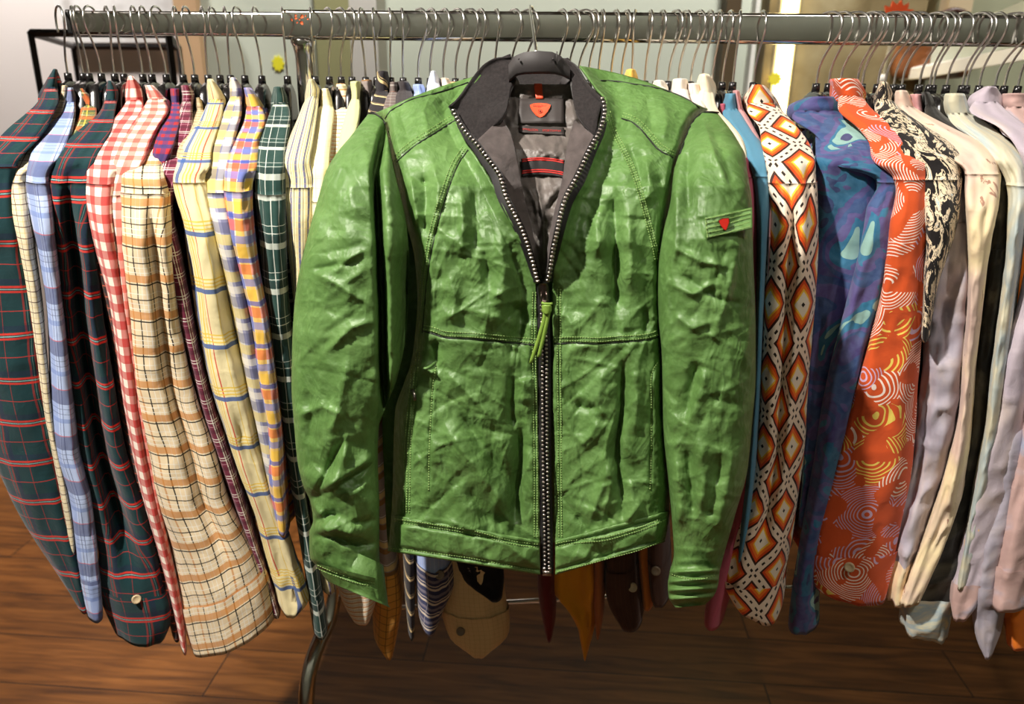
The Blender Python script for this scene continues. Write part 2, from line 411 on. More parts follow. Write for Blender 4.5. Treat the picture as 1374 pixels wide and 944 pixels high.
def hanger_body_bm():
    """contoured shoulder hanger: a tall neck block and two sloping arms; u runs front (-) to back (+) along Y"""
    us = np.r_[np.linspace(-.172, -.048, 12), np.linspace(-.043, .043, 9), np.linspace(.048, .172, 12)]
    rows = []
    for u in us:
        a = abs(u)
        if a <= .0485:
            top = -.003 - .010*(a/.046)**2.2; bot = -.052
            if a > .0445: top -= .006; bot += .004
        else:
            t = (a-.048)/.124
            top = -.040 - .086*t - .014*t*t; bot = top - (.024 - .007*t)
            if t > .93: top -= .006; bot += .004
        th = .0068 + (.006*max(0, (a-.06)/.12) if a > .06 else 0)
        c, h = (top+bot)/2, (top-bot)/2
        rows.append([(th*np.sign(math.cos(g))*abs(math.cos(g))**.5, u, c + h*np.sign(math.sin(g))*abs(math.sin(g))**.5) for g in np.linspace(0, 2*PI, 20, endpoint=False)])
    return MB().grid(np.array(rows), wrap=True, cap0=True, cap1=True)

_hp = [(0, 0, -.012), (0, 0, .012), (0, -.001, .026), (0, -.006, .040), (0, -.016, .055), (0, -.027, .068), (0, -.0315, .080),
       (0, -.0285, .091), (0, -.019, .0985), (0, -.006, .1005), (0, .006, .0985), (0, .016, .091), (0, .0195, .080), (0, .0185, .066)]
_hp = [(p[0], p[1], p[2]*.9 + (0 if p[2] < .03 else -.0005)) for p in _hp]
_body = hanger_body_bm().build('hanger_body', PLASTIC)
_collar = MB().tube([(0, 0, -.006), (0, 0, .006), (0, 0, .0065)], [.0052, .0048, .003], 14).build('hook_socket', PLASTIC)
_hook = MB().tube(smoothpath(_hp, 60), .00145, 8).build('hook', WIRE)
_proto = [_body, _collar, _hook]
GH = 'black plastic hangers along the chrome rail'
HANG = {}

def add_hanger(bx, by, tx, label, yaw=0.0, first=[True]):
    X = float(at(bx, by, 0.0)[0])
    root = thing('clothes_hanger', (X, 0, ZB), label, 'hanger', GH)
    # the hook swivels: turn it so its front bulge stands where the photo shows it
    best = min(np.linspace(-.9, .9, 73), key=lambda w: abs(proj((X + .030*math.sin(w), -.030*math.cos(w), ZB+.07))[0] - tx))
    for o in _proto:
        c = o if first[0] else o.copy()
        if not first[0]: COL.objects.link(c)
        c.parent = root
        c.rotation_euler = (0, 0, (best if o is _hook else yaw))
    first[0] = False
    HANG[bx] = root
    return X

# ------------------------------------------------------------------ shirts
def rowsarr(rows):
    return np.array([(r[0], r[1], r[2], (r[3] if len(r) > 3 else 0.0)) for r in rows], float)

def loft(rows, nrow, nseg, depth, hd, seed, amp=.0035, crease=None, closed_top=True, hollow=True, grow=0.0, wrinkle=1.0, ease=None):
    """a tube of cloth through rows (height, left, right, tilt) read off the photo, hung at the given depth"""
    A = rowsarr(rows)
    q = np.linspace(A[0, 0], A[-1, 0], nrow)
    V = catmull(A[:, 0], A[:, 1:], q)
    ang = np.linspace(PI/2, PI/2 + 2*PI, nseg, endpoint=False)
    ca, sa = np.cos(ang), np.sin(ang)
    P = np.zeros((nrow, nseg, 3)); C = np.zeros((nrow, 3))
    s = (q - q[0])/(q[-1]-q[0]+1e-9)
    for i in range(nrow):
        y, xl, xr, ti = q[i], V[i, 0], V[i, 1], V[i, 2]
        Y = depth(y)
        L = at(xl, y + ti*(xr-xl)/2, Y); Rr = at(xr, y - ti*(xr-xl)/2, Y)
        c = (L+Rr)/2; hx = (Rr-L)/2
        w = np.linalg.norm(hx); ax = hx/(w+1e-9)
        dd = c - CAM; dd[2] = 0; dd /= np.linalg.norm(dd)
        h = hd(w) if callable(hd) else hd
        if ease:
            e_ = np.clip((y-ease[0])/ease[1], 0, 1); h = .017 + (h-.017)*e_*e_*(3-2*e_)
        n = vn(1.3*ca+5, 1.3*sa, s[i]*5.5+.01, seed)*1.0 + vn(2.6*ca, 2.6*sa+9, s[i]*4.5, seed+7)*.6
        dg = vn(2.0*ca+s[i]*6, 2.0*sa+3, s[i]*22, seed+3)
        n = n + wrinkle*.22*(1-np.abs(dg)*2.2)
        r = amp*n*np.clip(w/.02, .35, 1.2)
        edge = (1 - .6*np.abs(ca)**6)
        rx = (w + grow)*np.sign(ca)*np.abs(ca)**.92
        rd = (h + grow)*np.sign(sa)*np.abs(sa)**.92
        P[i] = c + np.outer(rx + r*ca*.35, ax) + np.outer(rd + r*sa*edge*1.5, dd)
        if crease:
            cs, cd_, cw = crease
            f = np.where(sa < 0, cd_*np.exp(-((ca - cs)/cw)**2), 0)*np.clip((s[i]-.12)*8, 0, 1)*np.clip((.90-s[i])*8, 0, 1)
            P[i] += np.outer(f, dd)
        C[i] = c
    # cloth coordinates: around from the front, and down the piece
    d = np.linalg.norm(np.diff(np.concatenate([P, P[:, :1]], 1), axis=1), axis=2)
    u = np.concatenate([np.zeros((nrow, 1)), np.cumsum(d, 1)[:, :-1]], 1); u -= u[:, nseg//2][:, None]
    v = np.r_[0, np.cumsum(np.linalg.norm(np.diff(P[:, nseg//2], axis=0), axis=1))]
    UV = np.stack([u, np.repeat(-v[:, None], nseg, 1)], 2)
    return P, UV, C

def tube_mesh(mb, P, UV, hollow=True, closed_top=True):
    if hollow:
        c = P[-1].mean(0); up = (P[-4].mean(0)-c); up /= (np.linalg.norm(up)+1e-9)
        inn = [c + (P[-1]-c)*.93 + up*.001, c + (P[-4]-c + (P[-1]-P[-4]))*.88 + up*.02, c + (P[-1]-c)*.8 + up*.05]
        P = np.concatenate([P, np.array(inn)], 0)
        UV = np.concatenate([UV, UV[-1:], UV[-1:]+(0, .02), UV[-1:]+(0, .05)], 0)
    mb.grid(P, wrap=True, uv=UV, cap0=closed_top, cap1=True, flip=True)
    return mb

def button(P, nrm, r, parent, mat, name='button'):
    n = Vector(nrm).normalized(); q = n.to_track_quat('Z', 'Y').to_matrix()
    mb = MB(); prof = [(0, .0016), (r*.55, .0014), (r*.7, .0022), (r*.92, .0022), (r, .0012), (r, -.001), (0, -.001)]
    rows = [[tuple(Vector(P) + q @ Vector((a*math.cos(t), a*math.sin(t), z))) for t in np.linspace(0, 2*PI, 20, endpoint=False)] for a, z in prof]
    mb.grid(np.array(rows), wrap=True)
    o = mb.build(name, mat)
    localize(o, parent) if parent.type == 'EMPTY' else setattr(o, 'parent', parent)
    t = MB()
    for s in (-1, 1):
        t.tube([tuple(Vector(P) + q @ Vector((s*r*.22, -r*.25, .0017))), tuple(Vector(P) + q @ Vector((s*r*.22, r*.25, .0017)))], .0004, 6)
    return o

GS = 'second-hand shirts hanging along the rail'
YS = -.205
def shirt(label, mat, hx, collar=None, yoke=None, sleeve=None, cuff=None, cuffmat=None, dy=0.0, hd=None, seed=1, crease=None,
          body=None, buttons=(), collarmat=None, cat='shirt', name='shirt', tilt=0, amp=.0035, hem=.72, wr=1.0, yokehd=None, bodymat=None):
    X = float(at(hx, 100, 0.0)[0])
    root = thing(name, (X, 0, ZB - .02), label, cat, GS)
    hdf = hd if hd is not None else (lambda w: float(np.clip(.075 - w, .02, .045)))
    Cy = None
    Ss = None
    if yoke:
        if collar:
            ca_, cb_ = collar[1], collar[-2]; ym = ca_[0]*.6+cb_[0]*.4
            w0 = np.interp(ym, [r[0] for r in collar], [r[1] for r in collar]); w1 = np.interp(ym, [r[0] for r in collar], [r[2] for r in collar])
            c0_, c1_ = w0*.85+w1*.15, w0*.15+w1*.85
            pre = (ym, c0_, c1_)
            yoke = [pre] + [r for r in yoke if r[0] > ym+8]
            cbw = collar[-2]
            yoke[1] = (yoke[1][0], min(yoke[1][1], cbw[1]+3), max(yoke[1][2], cbw[2]-3))
        y0, y1 = float(yoke[0][0]), float(yoke[-1][0])
    if yoke and not sleeve:
        a_, b_ = yoke[-2], yoke[-1]; g_ = 55.0/(b_[0]-a_[0])
        yoke = list(yoke) + [(b_[0]+55, b_[1]+(b_[1]-a_[1])*g_*.8+4, b_[2]+(b_[2]-a_[2])*g_*.8-6)]
    rows_ = sleeve or yoke
    ysplit = None
    if yoke and sleeve:
        rows_ = [r for r in yoke if r[0] < sleeve[1][0]-8] + list(sleeve[1:])
        ysplit = sleeve[1][0] + 4
    mb = MB()
    if rows_:
        A = rowsarr(rows_)
        ys0, ys1 = A[0, 0], A[-1, 0]
        cy = cuff or ys1
        if yoke:
            yend = YS + dy + .012
            dep = lambda y: (-.05 + dy*.5 + (yend + .05 - dy*.5)*np.clip((y-y0)/(y1-y0), 0, 1)**.8 if y < y1 else yend - .012*np.clip((y-y1)/90, 0, 1) + .012*np.clip((y-y1)/600, 0, 1))
            ez = (y1-15, 95) if sleeve else (y1+500, 90)
        else:
            dep = lambda y: YS + dy + .012*np.clip((y-ys0)/(600), 0, 1); ez = (ys0, 90)
        nr = max(30, int((ys1-ys0)/5.2))
        P, UV, C = loft(rows_, nr, 48, dep, hdf, seed+11, amp, crease=crease, wrinkle=wr, ease=ez)
        q = np.linspace(ys0, ys1, nr)
        Ss = C[int(np.searchsorted(q, y1-12))] if yoke else C[2]
        if not sleeve:
            tube_mesh(mb, P, UV, hollow=False)
        else:
            k0 = 0
            if ysplit:
                k0 = int(np.searchsorted(q, ysplit))
                tube_mesh(mb, P[:k0+1], UV[:k0+1], hollow=False)
                f_ = (1 + .045*np.exp(-np.arange(nr-k0)/7.0))[:, None, None]
                Cc = P[k0:].mean(1, keepdims=True); P[k0:] = Cc + (P[k0:]-Cc)*f_
                UV = UV.copy(); UV[k0:] += (.017, .023)
            i = int(np.searchsorted(q, cy)) if cuff else nr
            e_ = min(i+1, nr)
            so = tube_mesh(MB(), P[k0:e_], UV[k0:e_], hollow=not cuff).build('sleeve', mat); localize(so, root)
        if cuff and sleeve:
            Pc, UVc = P[i-1:].copy(), UV[i-1:].copy()
            Pc = Pc + (Pc - Pc.mean(1, keepdims=True))*.05
            UVc = UVc + (.021, .013)
            co = tube_mesh(MB(), Pc, UVc, closed_top=False).build('cuff', cuffmat or mat); localize(co, root)
            tc = co
            for (bx, by, bm) in buttons:
                k2 = Pc.reshape(-1, 3); pr = np.array([proj(p) for p in k2]); ds = np.hypot(pr[:, 0]-bx, pr[:, 1]-by)
                ds = ds + 2e3*np.maximum(0, (k2 - CAM) @ _fw - ((k2-CAM) @ _fw).mean())
                p = k2[np.argmin(ds)]
                nrm = CAM - p; nrm[2] *= .5
                pp = at(bx, by, p[1]) ; pp = pp + nrm/np.linalg.norm(nrm)*.002
                bo = button(pp, nrm, .0062, root, BUTTON if bm == 0 else BUTTON_D)
    # the trunk of the shirt: a thin sack under the shoulder line, front to back over the hanger
    N = np.array([X, 0.0, ZB - .035])
    if Ss is None:
        Ss = np.array([X, -.19, ZB - .12])
    Sf = np.array([Ss[0], Ss[1]+.025, min(Ss[2]-.012, N[2]-.05)])
    Sb = 2*N - Sf; Sb[2] = Sf[2]
    # trunk stays inside its own shirt's width: it hangs straight down from the shoulder line
    uu = np.linspace(0, 1, 27)
    ridge = np.array([Sf + (N-Sf)*min(1, t*2) if t <= .5 else N + (Sb-N)*(t*2-1) for t in uu])
    ridge[:, 2] -= .012*(1-np.abs(2*uu-1))
    tdir = Sb - Sf; tdir[2] = 0; tdir /= np.linalg.norm(tdir)
    nd = np.array([-tdir[1], tdir[0], 0])
    zs = np.r_[0, .012, .04, np.linspace(.1, 1, 22)]
    G1, G2 = [], []
    for sgn, G in ((1, G1), (-1, G2)):
        for j, zt in enumerate(zs):
            row = []
            for i, t in enumerate(uu):
                p = ridge[i].copy(); z = p[2] + (hem - p[2])*zt
                e = 4*t*(1-t)
                w = (.0105*min(1, zt*18)**.5)*min(1, e*3.2)**.5
                w *= 1 + .35*float(vn(t*6, zt*3, seed*1.7, 5))
                pinch = 1 - .10*min(1, zt*1.5)
                b = (ridge[13] + (p - ridge[13])*pinch)
                row.append((b[0] + sgn*nd[0]*w, b[1] + sgn*nd[1]*w, z))
            G.append(row)
    UVt = np.array([[(t*.40, -zt*.7) for t in uu] for zt in zs])
    bmb = mb
    bmb.grid(np.array(G1), uv=UVt); bmb.grid(np.array(G2), uv=UVt, flip=True)
    if body:
        A = rowsarr(body); b0 = A[0, 0]
        dep = lambda y: -.05 + (YS + dy + .022 + .05)*np.clip((y-b0)/55, 0, 1)**.8
        P, UV, C = loft(body, 70, 44, dep, .02, seed+5, .005)
        tube_mesh(bmb, P, UV)
    bo = bmb.build('body', bodymat or mat); localize(bo, root)
    if collar:
        # folded collar: outer leaf down to its edge, fold at the top, stand going down inside
        A = rowsarr(collar)
        cdp = lambda y: -.012 + dy*.3
        P, UV, C = loft(collar, 14, 40, cdp, (lambda w: .058), seed+2, .0012, wrinkle=.2)
        # a real fold is level front to back: round off its end
        ctr = P[0].mean(0)
        inner = [ctr + (P[0]-ctr)*.93 + (0, 0, -.0008), ctr + (P[2]-P[2].mean(0))*.80 + (0, 0, -.010), ctr + (P[4]-P[4].mean(0))*.72 + (0, 0, -.026)]
        low = [P[-1]*.985 + P[-1].mean(0)*.015, P[-1].mean(0) + (P[-1]-P[-1].mean(0))*.9 + (0, 0, .004)]
        Pn = np.concatenate([np.array(inner[::-1]), P, np.array(low)], 0)
        UVn = np.concatenate([UV[:1]+(0, .028), UV[:1]+(0, .012), UV[:1]+(0, .001), UV, UV[-1:], UV[-1:]+(0, .004)], 0)
        co = MB().grid(Pn, wrap=True, uv=UVn + (.013, .031), flip=True).build('collar', collarmat or mat)
        localize(co, root)
    return root
# ------------------------------------------------------------------ hangers: (base x, base y, hook-front x, what it holds)
HL = [(91, 100, 86, 'holding the leftmost dark teal tartan shirt'), (112, 105, 97, 'holding the cream windowpane-check shirt'), (120, 105, 101, 'holding the pale blue plaid shirt'),
 (137, 108, 113, 'holding the green and orange plaid shirt'), (154, 103, 147, 'holding the teal tartan shirt with the buttoned cuff'), (167, 107, 155, 'holding the dark brown plaid shirt'),
 (192, 105, 176, 'holding the red gingham shirt'), (204, 104, 188, 'holding the coral gingham shirt'), (223, 101, 203, 'holding the cream and ochre plaid shirt'),
 (246, 105, 233, 'holding the red and blue check shirt'), (261, 101, 245, 'holding the maroon plaid shirt'), (279, 100, 274, 'holding the beige check shirt'),
 (295, 101, 281, 'bare, above the cream, blue and yellow plaid shirt'), (309, 100, 304, 'holding the cream, blue and yellow plaid shirt'),
 (328, 99, 313, 'holding the lavender and yellow plaid shirt'), (351, 100, 339, 'holding the orange, blue and yellow plaid shirt'), (385, 96, 379, 'holding the dark green plaid shirt beside the chrome post'),
 (423, 103, 417, 'behind the chrome post, holding the navy-striped cream shirt'), (441.5, 95, 446, 'holding the pale yellow shirt next to the post'), (457.5, 95, 464, 'holding the white shirt with orange stripes'),
 (472, 98, 476, 'holding the pale green shirt'), (490, 96, 482, 'holding the brown and grey striped shirt'), (505, 93, 500, 'holding the black shirt with cream stripes'),
 (524, 93, 524, 'holding the grey-brown check shirt'), (540.6, 93.5, 540.6, 'holding the charcoal shirt'), (561, 93, 573, 'holding the blue shirt above the jacket shoulder'),
 (577, 93.5, 585, 'holding the pale blue striped shirt'), (594.5, 95, 603, 'holding the white and orange check shirt'), (611, 96, 622, 'holding the cream tan shirt'),
 (626, 94, 641, 'just left of the jacket collar, shirt hidden'), (642, 96, 651, 'partly behind the jacket collar on its left'), (664, 97, 669, 'with hook rising just left of the jacket hanger'),
 (685, 97, 699, 'with hook rising behind the jacket hanger, left one'), (703, 97, 721, 'with hook rising right behind the jacket hanger hook'), (748, 97, 761, 'hook rising behind the right edge of the jacket hanger'),
 (763, 97, 778, 'with hook rising right of the jacket hanger'), (776, 97, 796, 'with hook rising behind the jacket right collar wing'), (790, 97, 803, 'with hook ending behind the jacket neck, right side'),
 (803, 98, 811, 'holding the ivory shirt behind the jacket'), (820, 98, 831, 'small black head right of the ivory shirt'), (834, 98, 845, 'just left of the butter-yellow shirt'),
 (848, 97, 850, 'holding the butter-yellow shirt'), (866, 98, 875, 'just right of the butter-yellow shirt'), (881, 99, 893, 'holding the first white shirt behind the jacket'),
 (897, 105, 915, 'low one between two white shirts'), (911, 96, 927, 'holding the second white shirt behind the jacket'), (927, 104, 946, 'holding the white shirt with pink stripes'),
 (943, 97, 957, 'holding the tall white shirt at the jacket right shoulder'), (956, 103, 968, 'holding the rose shirt'), (970, 103, 983, 'holding the sky-blue shirt'),
 (984, 104, 993, 'holding the pale pink shirt beside the sky-blue one'), (1012.5, 98, 1027, 'holding the orange diamond-print shirt'),
 (1097, 101, 1128, 'holding the blue flower-print shirt'), (1113, 105, 1143, 'holding the orange shell-print shirt'), (1129, 102, 1165, 'holding the black and cream abstract shirt'),
 (1151, 105, 1184, 'first bare one right of the black and cream shirt'), (1158, 105, 1190, 'holding the lavender-grey shirt'), (1179, 105, 1216, 'left of the cream and rose shirt, bare'),
 (1189, 104, 1228, 'holding the cream and rose shirt'), (1201, 104, 1236, 'holding the pale pink collared shirt'), (1212, 104, 1248, 'holding the black and olive shirt'),
 (1235, 105, 1270, 'bare, between the black and pale olive shirts'), (1249, 104, 1280, 'holding the pale olive shirt'), (1254, 104, 1287, 'bare, close right of the pale olive shirt hanger'),
 (1272, 104, 1304, 'bare, left of the lilac shirt'), (1293, 105, 1329, 'holding the lilac shirt'), (1299, 104, 1335, 'close right of the lilac shirt hanger'),
 (1316, 104, 1350, 'holding the shirt with the low dark lavender cuff'), (1337, 106, 1383, 'bare, left of the rose-grey shirt'), (1350, 105, 1389, 'holding the rose-grey shirt at the right edge'), (1368, 106, 1400, 'holding the amber shirt at the right edge')]
for bx, by, tx, what in HL:
    ya = np.interp(bx, [90, 400, 560, 900, 1374], [.30, .26, .12, .0, -.10])
    add_hanger(bx, by, tx, 'black plastic hanger with chrome hook, ' + what, ya)

sh = shirt
sh('dark teal tartan shirt with red lines, leftmost on the rail', MT['teal'], 91, [(94,71,77),(108,62,80),(130,51,81),(148,54,74)],
   [(138,50,74),(155,32,70),(172,12,62),(190,-6,48),(215,-22,34)],
   [(190,-14,40),(215,-30,25),(260,-45,20),(330,-50,32),(400,-50,48),(500,-42,62),(600,-14,80),(640,2,86),(700,32,98),(760,72,110),(806,103,117)], seed=3, hd=.035)
sh('cream shirt with thin brown windowpane check', MT['check'], 112, [(115,81,91),(126,78,93),(140,74,88),(150,74,83)],
   [(146,70,86),(165,52,82),(185,32,76),(205,15,62),(226,5,50)],
   [(214,8,46),(235,3,42),(270,7,43),(330,21,48),(400,33,57),(470,44,63),(560,57,73),(640,74,89),(700,84,98),(742,90,99)], seed=5, dy=.01)
sh('pale blue plaid shirt hanging left of a teal tartan one', MT['blue'], 120, [(118,89,99),(131,84,105),(146,78,104),(159,76,97)],
   [(154,76,99),(175,61,97),(196,47,90),(216,39,78)],
   [(204,42,78),(235,35,68),(270,37,72),(340,51,78),(400,61,84),(470,66,92),(540,67,100),(600,69,108),(650,86,121),(700,94,128),(760,102,133),(812,113,137)], cuff=764, seed=8)
sh('green and orange plaid shirt with only its collar and shoulder showing', MT['greenorange'], 137, [(119,106,112),(131,105,126),(146,106,138),(156,109,132),(166,112,124)],
   [(160,104,128),(178,94,120),(200,82,108)], None, seed=9, dy=.03)
sh('teal tartan shirt with a wide buttoned cuff at the bottom', MT['teal'], 154, [(109,144,151),(121,141,160),(136,137,161),(151,133,154),(161,133,143)],
   [(152,132,154),(175,105,150),(195,84,138),(216,71,126)],
   [(204,78,132),(235,64,126),(300,67,124),(350,75,130),(430,81,140),(520,92,154),(600,104,168),(680,120,196),(740,131,214),(782,131,223),(800,136,230),(826,146,229),(846,154,220,-.10)],
   cuff=786, buttons=[(183,803,0)], seed=12, crease=(-.05, .045, .28), hd=.035)
sh('dark brown plaid shirt, a narrow strip left of the red gingham', MT['darkred'], 167, None, None,
   [(230,112,128),(300,116,136),(450,148,166),(550,160,177),(640,178,194),(740,204,222),(837,228,240)], seed=14, dy=.025)
sh('red gingham shirt with white checks', MT['red'], 192, [(103,172,179),(119,168,191),(136,166,196),(156,167,197),(173,176,188)],
   [(150,160,180),(166,145,184),(185,126,180),(205,114,174),(226,111,170)],
   [(204,114,174),(235,111,168),(270,114,160),(330,127,163),(400,145,171),(460,154,179),(540,165,188),(640,185,206),(740,213,231),(800,229,242),(852,240,249)], seed=17, dy=-.004)
sh('coral gingham shirt partly behind the cream and ochre plaid', MT['coral'], 204, [(115,194,206),(126,195,219),(141,195,230),(153,196,217)],
   [(148,190,214),(170,176,214),(190,162,204),(216,151,194)],
   [(214,150,190),(250,143,180),(300,146,172),(400,158,178),(500,170,192),(600,186,207),(700,209,224),(800,233,245),(840,239,248)], seed=19, dy=.0)
sh('cream and ochre plaid shirt with black lines and a long wide sleeve', MT['ochre'], 223, [(133,211,225),(150,204,232),(168,201,230),(183,204,217)],
   [(174,195,220),(195,181,220),(215,169,218),(238,162,220)],
   [(220,168,222),(250,161,224),(290,157,228),(350,161,234),(430,171,242),(520,179,260),(600,195,288),(660,207,304),(715,230,326,.25),(765,242,346,.45),(790,246,356,.5),(845,262,369,.5)],
   cuff=782, seed=22, dy=-.022, crease=(.25, .018, .18), hd=.035)
sh('red and blue check shirt with only its collar showing', MT['redblue'], 246, [(119,228,242),(136,229,243),(156,231,242)], [(150,228,243),(175,214,240),(200,206,232)], None, seed=24, dy=.02)
sh('maroon plaid shirt with white double lines', MT['maroon'], 261, [(115,242,257),(129,242,263),(146,240,259),(159,239,253)],
   [(152,236,258),(175,223,258),(200,210,252),(226,202,244)],
   [(214,205,244),(250,196,238),(276,196,232),(330,212,242),(400,230,256),(460,247,268),(540,267,290),(620,295,317),(700,325,341),(770,349,366),(804,361,376)], seed=27, dy=.004)
sh('beige check shirt with only its collar showing', MT['beige'], 279, [(131,261,271),(146,259,277),(166,257,273)], [(160,256,274),(185,244,270),(205,238,262)], None, seed=28, dy=.02)
sh('cream plaid shirt with blue and yellow lines', MT['yellow'], 309, [(107,278,286),(121,277,297),(136,276,306),(151,276,300),(166,276,290)],
   [(158,268,294),(180,254,290),(200,242,284),(226,234,280)],
   [(214,239,280),(235,231,275),(260,234,280),(300,245,290),(350,253,300),(430,265,314),(500,279,332),(560,297,344),(620,317,358),(680,339,378),(740,355,396),(780,367,409),(798,371,412),(811,377,400,-.1)], cuff=760, seed=31, dy=-.012, amp=.0045, hd=.03)
sh('lavender and yellow plaid shirt with a grey cast', MT['lavender_plaid'], 328, [(105,308,317),(121,307,327),(141,305,327),(161,307,321)],
   [(153,299,322),(175,289,318),(200,277,312),(226,272,308)],
   [(214,275,310),(250,272,304),(300,283,316),(350,295,326),(420,311,342),(500,327,356),(580,345,370),(640,357,382),(692,367,389)], seed=34, dy=.002)
sh('orange, blue and yellow plaid shirt with large checks', MT['multi'], 351, [(118,326,337),(131,326,349),(146,326,359),(159,329,361),(169,337,357)],
   [(162,327,352),(185,317,350),(205,307,348),(227,301,346)],
   [(214,304,346),(245,300,341),(300,305,341),(360,319,348),(420,333,361),(500,342,371),(560,354,378),(620,357,384),(660,363,387),(697,371,385)], seed=37, dy=-.004, amp=.005)
sh('dark green plaid shirt with white lines beside the chrome post', MT['green'], 385, [(117,367,381),(131,364,388),(146,363,390),(157,366,386)],
   [(150,362,390),(175,353,388),(200,346,384),(226,343,382)],
   [(210,346,384),(250,343,382),(320,349,384),(400,355,388),(470,364,394),(560,377,399),(640,389,408),(700,398,418),(760,408,428),(800,414,434),(838,420,439)], cuff=788, seed=40, dy=.0, hd=.03)
sh('cream shirt with navy stripes right of the chrome post', MT['navystripe'], 423, [(107,414,421),(121,410,430),(139,410,429),(149,418,427)],
   [(138,408,427),(165,397,424),(190,387,420),(216,379,416)],
   [(208,384,418),(240,377,422),(266,377,422),(310,381,420),(350,387,415),(410,394,412),(500,400,420),(600,408,428),(700,416,436),(780,430,452)], seed=43, dy=.015, hd=.03)
sh('pale yellow shirt with faint lines at the jacket left sleeve', MT['creamline'], 441.5, [(119,432,441),(133,429,448),(149,427,451),(159,429,446)],
   [(148,425,448),(175,419,446),(200,412,444),(226,409,442)],
   [(214,411,444),(260,413,440),(350,419,442),(500,428,448),(640,440,458),(740,452,470)], seed=46, dy=.025)
sh('white shirt with thin orange stripes', MT['orangestripe'], 457.5, [(113,451,463),(126,451,471),(146,449,472),(156,448,464)],
   [(148,445,468),(180,437,466),(212,432,460)],
   [(208,432,458),(300,432,456),(450,440,464),(600,448,476),(720,450,500),(770,452,505),(800,462,502),(812,470,498)], cuff=768, seed=48, dy=.07)
sh('pale green shirt with a plain collar', MT['palegreen'], 472, [(110,470,484),(131,470,485),(151,469,482)], [(146,466,484),(180,457,478),(205,452,472)], None, seed=50, dy=.02)
sh('brown and grey striped shirt with an ochre sleeve end below the jacket', MT['greybrown'], 490, [(108,485,499),(126,483,502),(146,481,501),(161,479,494)], [(153,476,498),(180,466,492),(205,460,484)],
   [(300,466,492),(500,482,510),(650,494,522),(720,502,530),(790,500,540),(825,500,535),(846,503,531),(858,514,528)], cuff=752, cuffmat=MT['ochrecheck'], seed=52, dy=.10)
sh('black shirt with diagonal cream stripes', MT['black'], 505, [(97,506,521),(112,503,523),(130,502,524),(150,499,519)], [(140,497,522),(170,490,516)],
   [(300,490,512),(500,508,532),(700,538,556),(790,543,557),(832,547,556)], seed=54, dy=.045)
sh('grey-brown check shirt with a low collar', MT['greyplaid'], 524, [(111,522,534),(122,521,536),(137,521,535)], [(132,518,536),(160,512,532)], None, seed=55, dy=.02)
sh('charcoal shirt with a dark collar', MT['charcoal'], 540.6, [(110,533,548),(120,532,553),(136,532,554)], [(130,530,554),(160,526,548)], None, seed=56, dy=.02)
sh('blue shirt with a navy and white striped cuff below the jacket', MT['periwinkle'], 561, [(114,554,568),(124,553,573),(136,553,574)], [(130,552,574),(160,548,570)],
   [(400,545,580),(600,555,592),(740,558,606),(780,560,608),(804,561,596),(818,563,590),(825,566,586)], cuff=742, cuffmat=MT['bluestripe'], seed=58, dy=.03, buttons=[(590,770,1)])
sh('pale blue striped shirt with a tall collar point', MT['palestripe'], 577, [(97,578,585),(110,574,591),(126,571,592)], [(124,572,592),(150,568,588)], None, seed=60, dy=.02)
sh('white and orange check shirt with a sliver of collar', MT['whiteorange'], 594.5, [(106,591,602),(116,590,609),(128,590,610)], [(124,590,608),(150,586,606)], None, seed=61, dy=.02)
sh('cream tan shirt with a large loose cuff hanging below the jacket', MT['tan'], 611, [(111,604,616),(120,602,619),(132,602,620)], [(128,602,620),(155,600,618)],
   [(450,600,640),(640,598,650),(740,596,672),(780,592,676),(815,594,680),(838,600,681),(850,605,678),(858,615,668),(864,628,655)], cuff=812, seed=62, dy=.035, hd=.03, buttons=[(618,846,1)])
sh('black printed shirt end hanging over the cream tan cuff', MT['navyprint'], 626, None, None,
   [(500,610,650),(700,606,668),(750,610,674),(775,622,676),(797,655,674)], seed=64, dy=.028, hd=.02)
sh('wine-red shirt end below the jacket zipper', MT['wine'], 703, None, None, [(500,720,745),(700,724,748),(775,722,747),(800,724,747),(820,728,746),(833,732,743)], seed=66, dy=.05)
sh('mustard shirt end hanging lowest below the jacket, pointed', MT['mustard'], 776, None, None,
   [(500,750,790),(700,744,796),(765,741,800),(795,744,800),(808,758,800),(828,772,798),(850,778,794),(868,783,789)], seed=68, dy=.03, hd=.025, amp=.006)
sh('rust-brown shirt end beside the mustard one', MT['rustbrown'], 790, None, None, [(500,795,815),(700,798,812),(760,796,813),(815,798,810),(830,800,807)], seed=70, dy=.045)
sh('dark brown shirt with a pale-button cuff below the jacket', MT['darkbrown'], 820, None, None,
   [(500,820,855),(700,816,856),(750,812,856),(790,815,860),(818,832,863)], cuff=745, seed=72, dy=.035, buttons=[(849,787,0)])
sh('burnt orange shirt end behind the dark brown cuffs', MT['orangeb'], 834, None, None, [(500,850,872),(700,856,876),(760,858,880),(793,862,880)], seed=73, dy=.05)
sh('dark brown shirt with a button near the jacket right sleeve', MT['darkbrown'], 866, None, None, [(500,868,895),(700,868,898),(760,870,900),(788,874,899)], cuff=735, seed=74, dy=.035, buttons=[(880,765,1)])
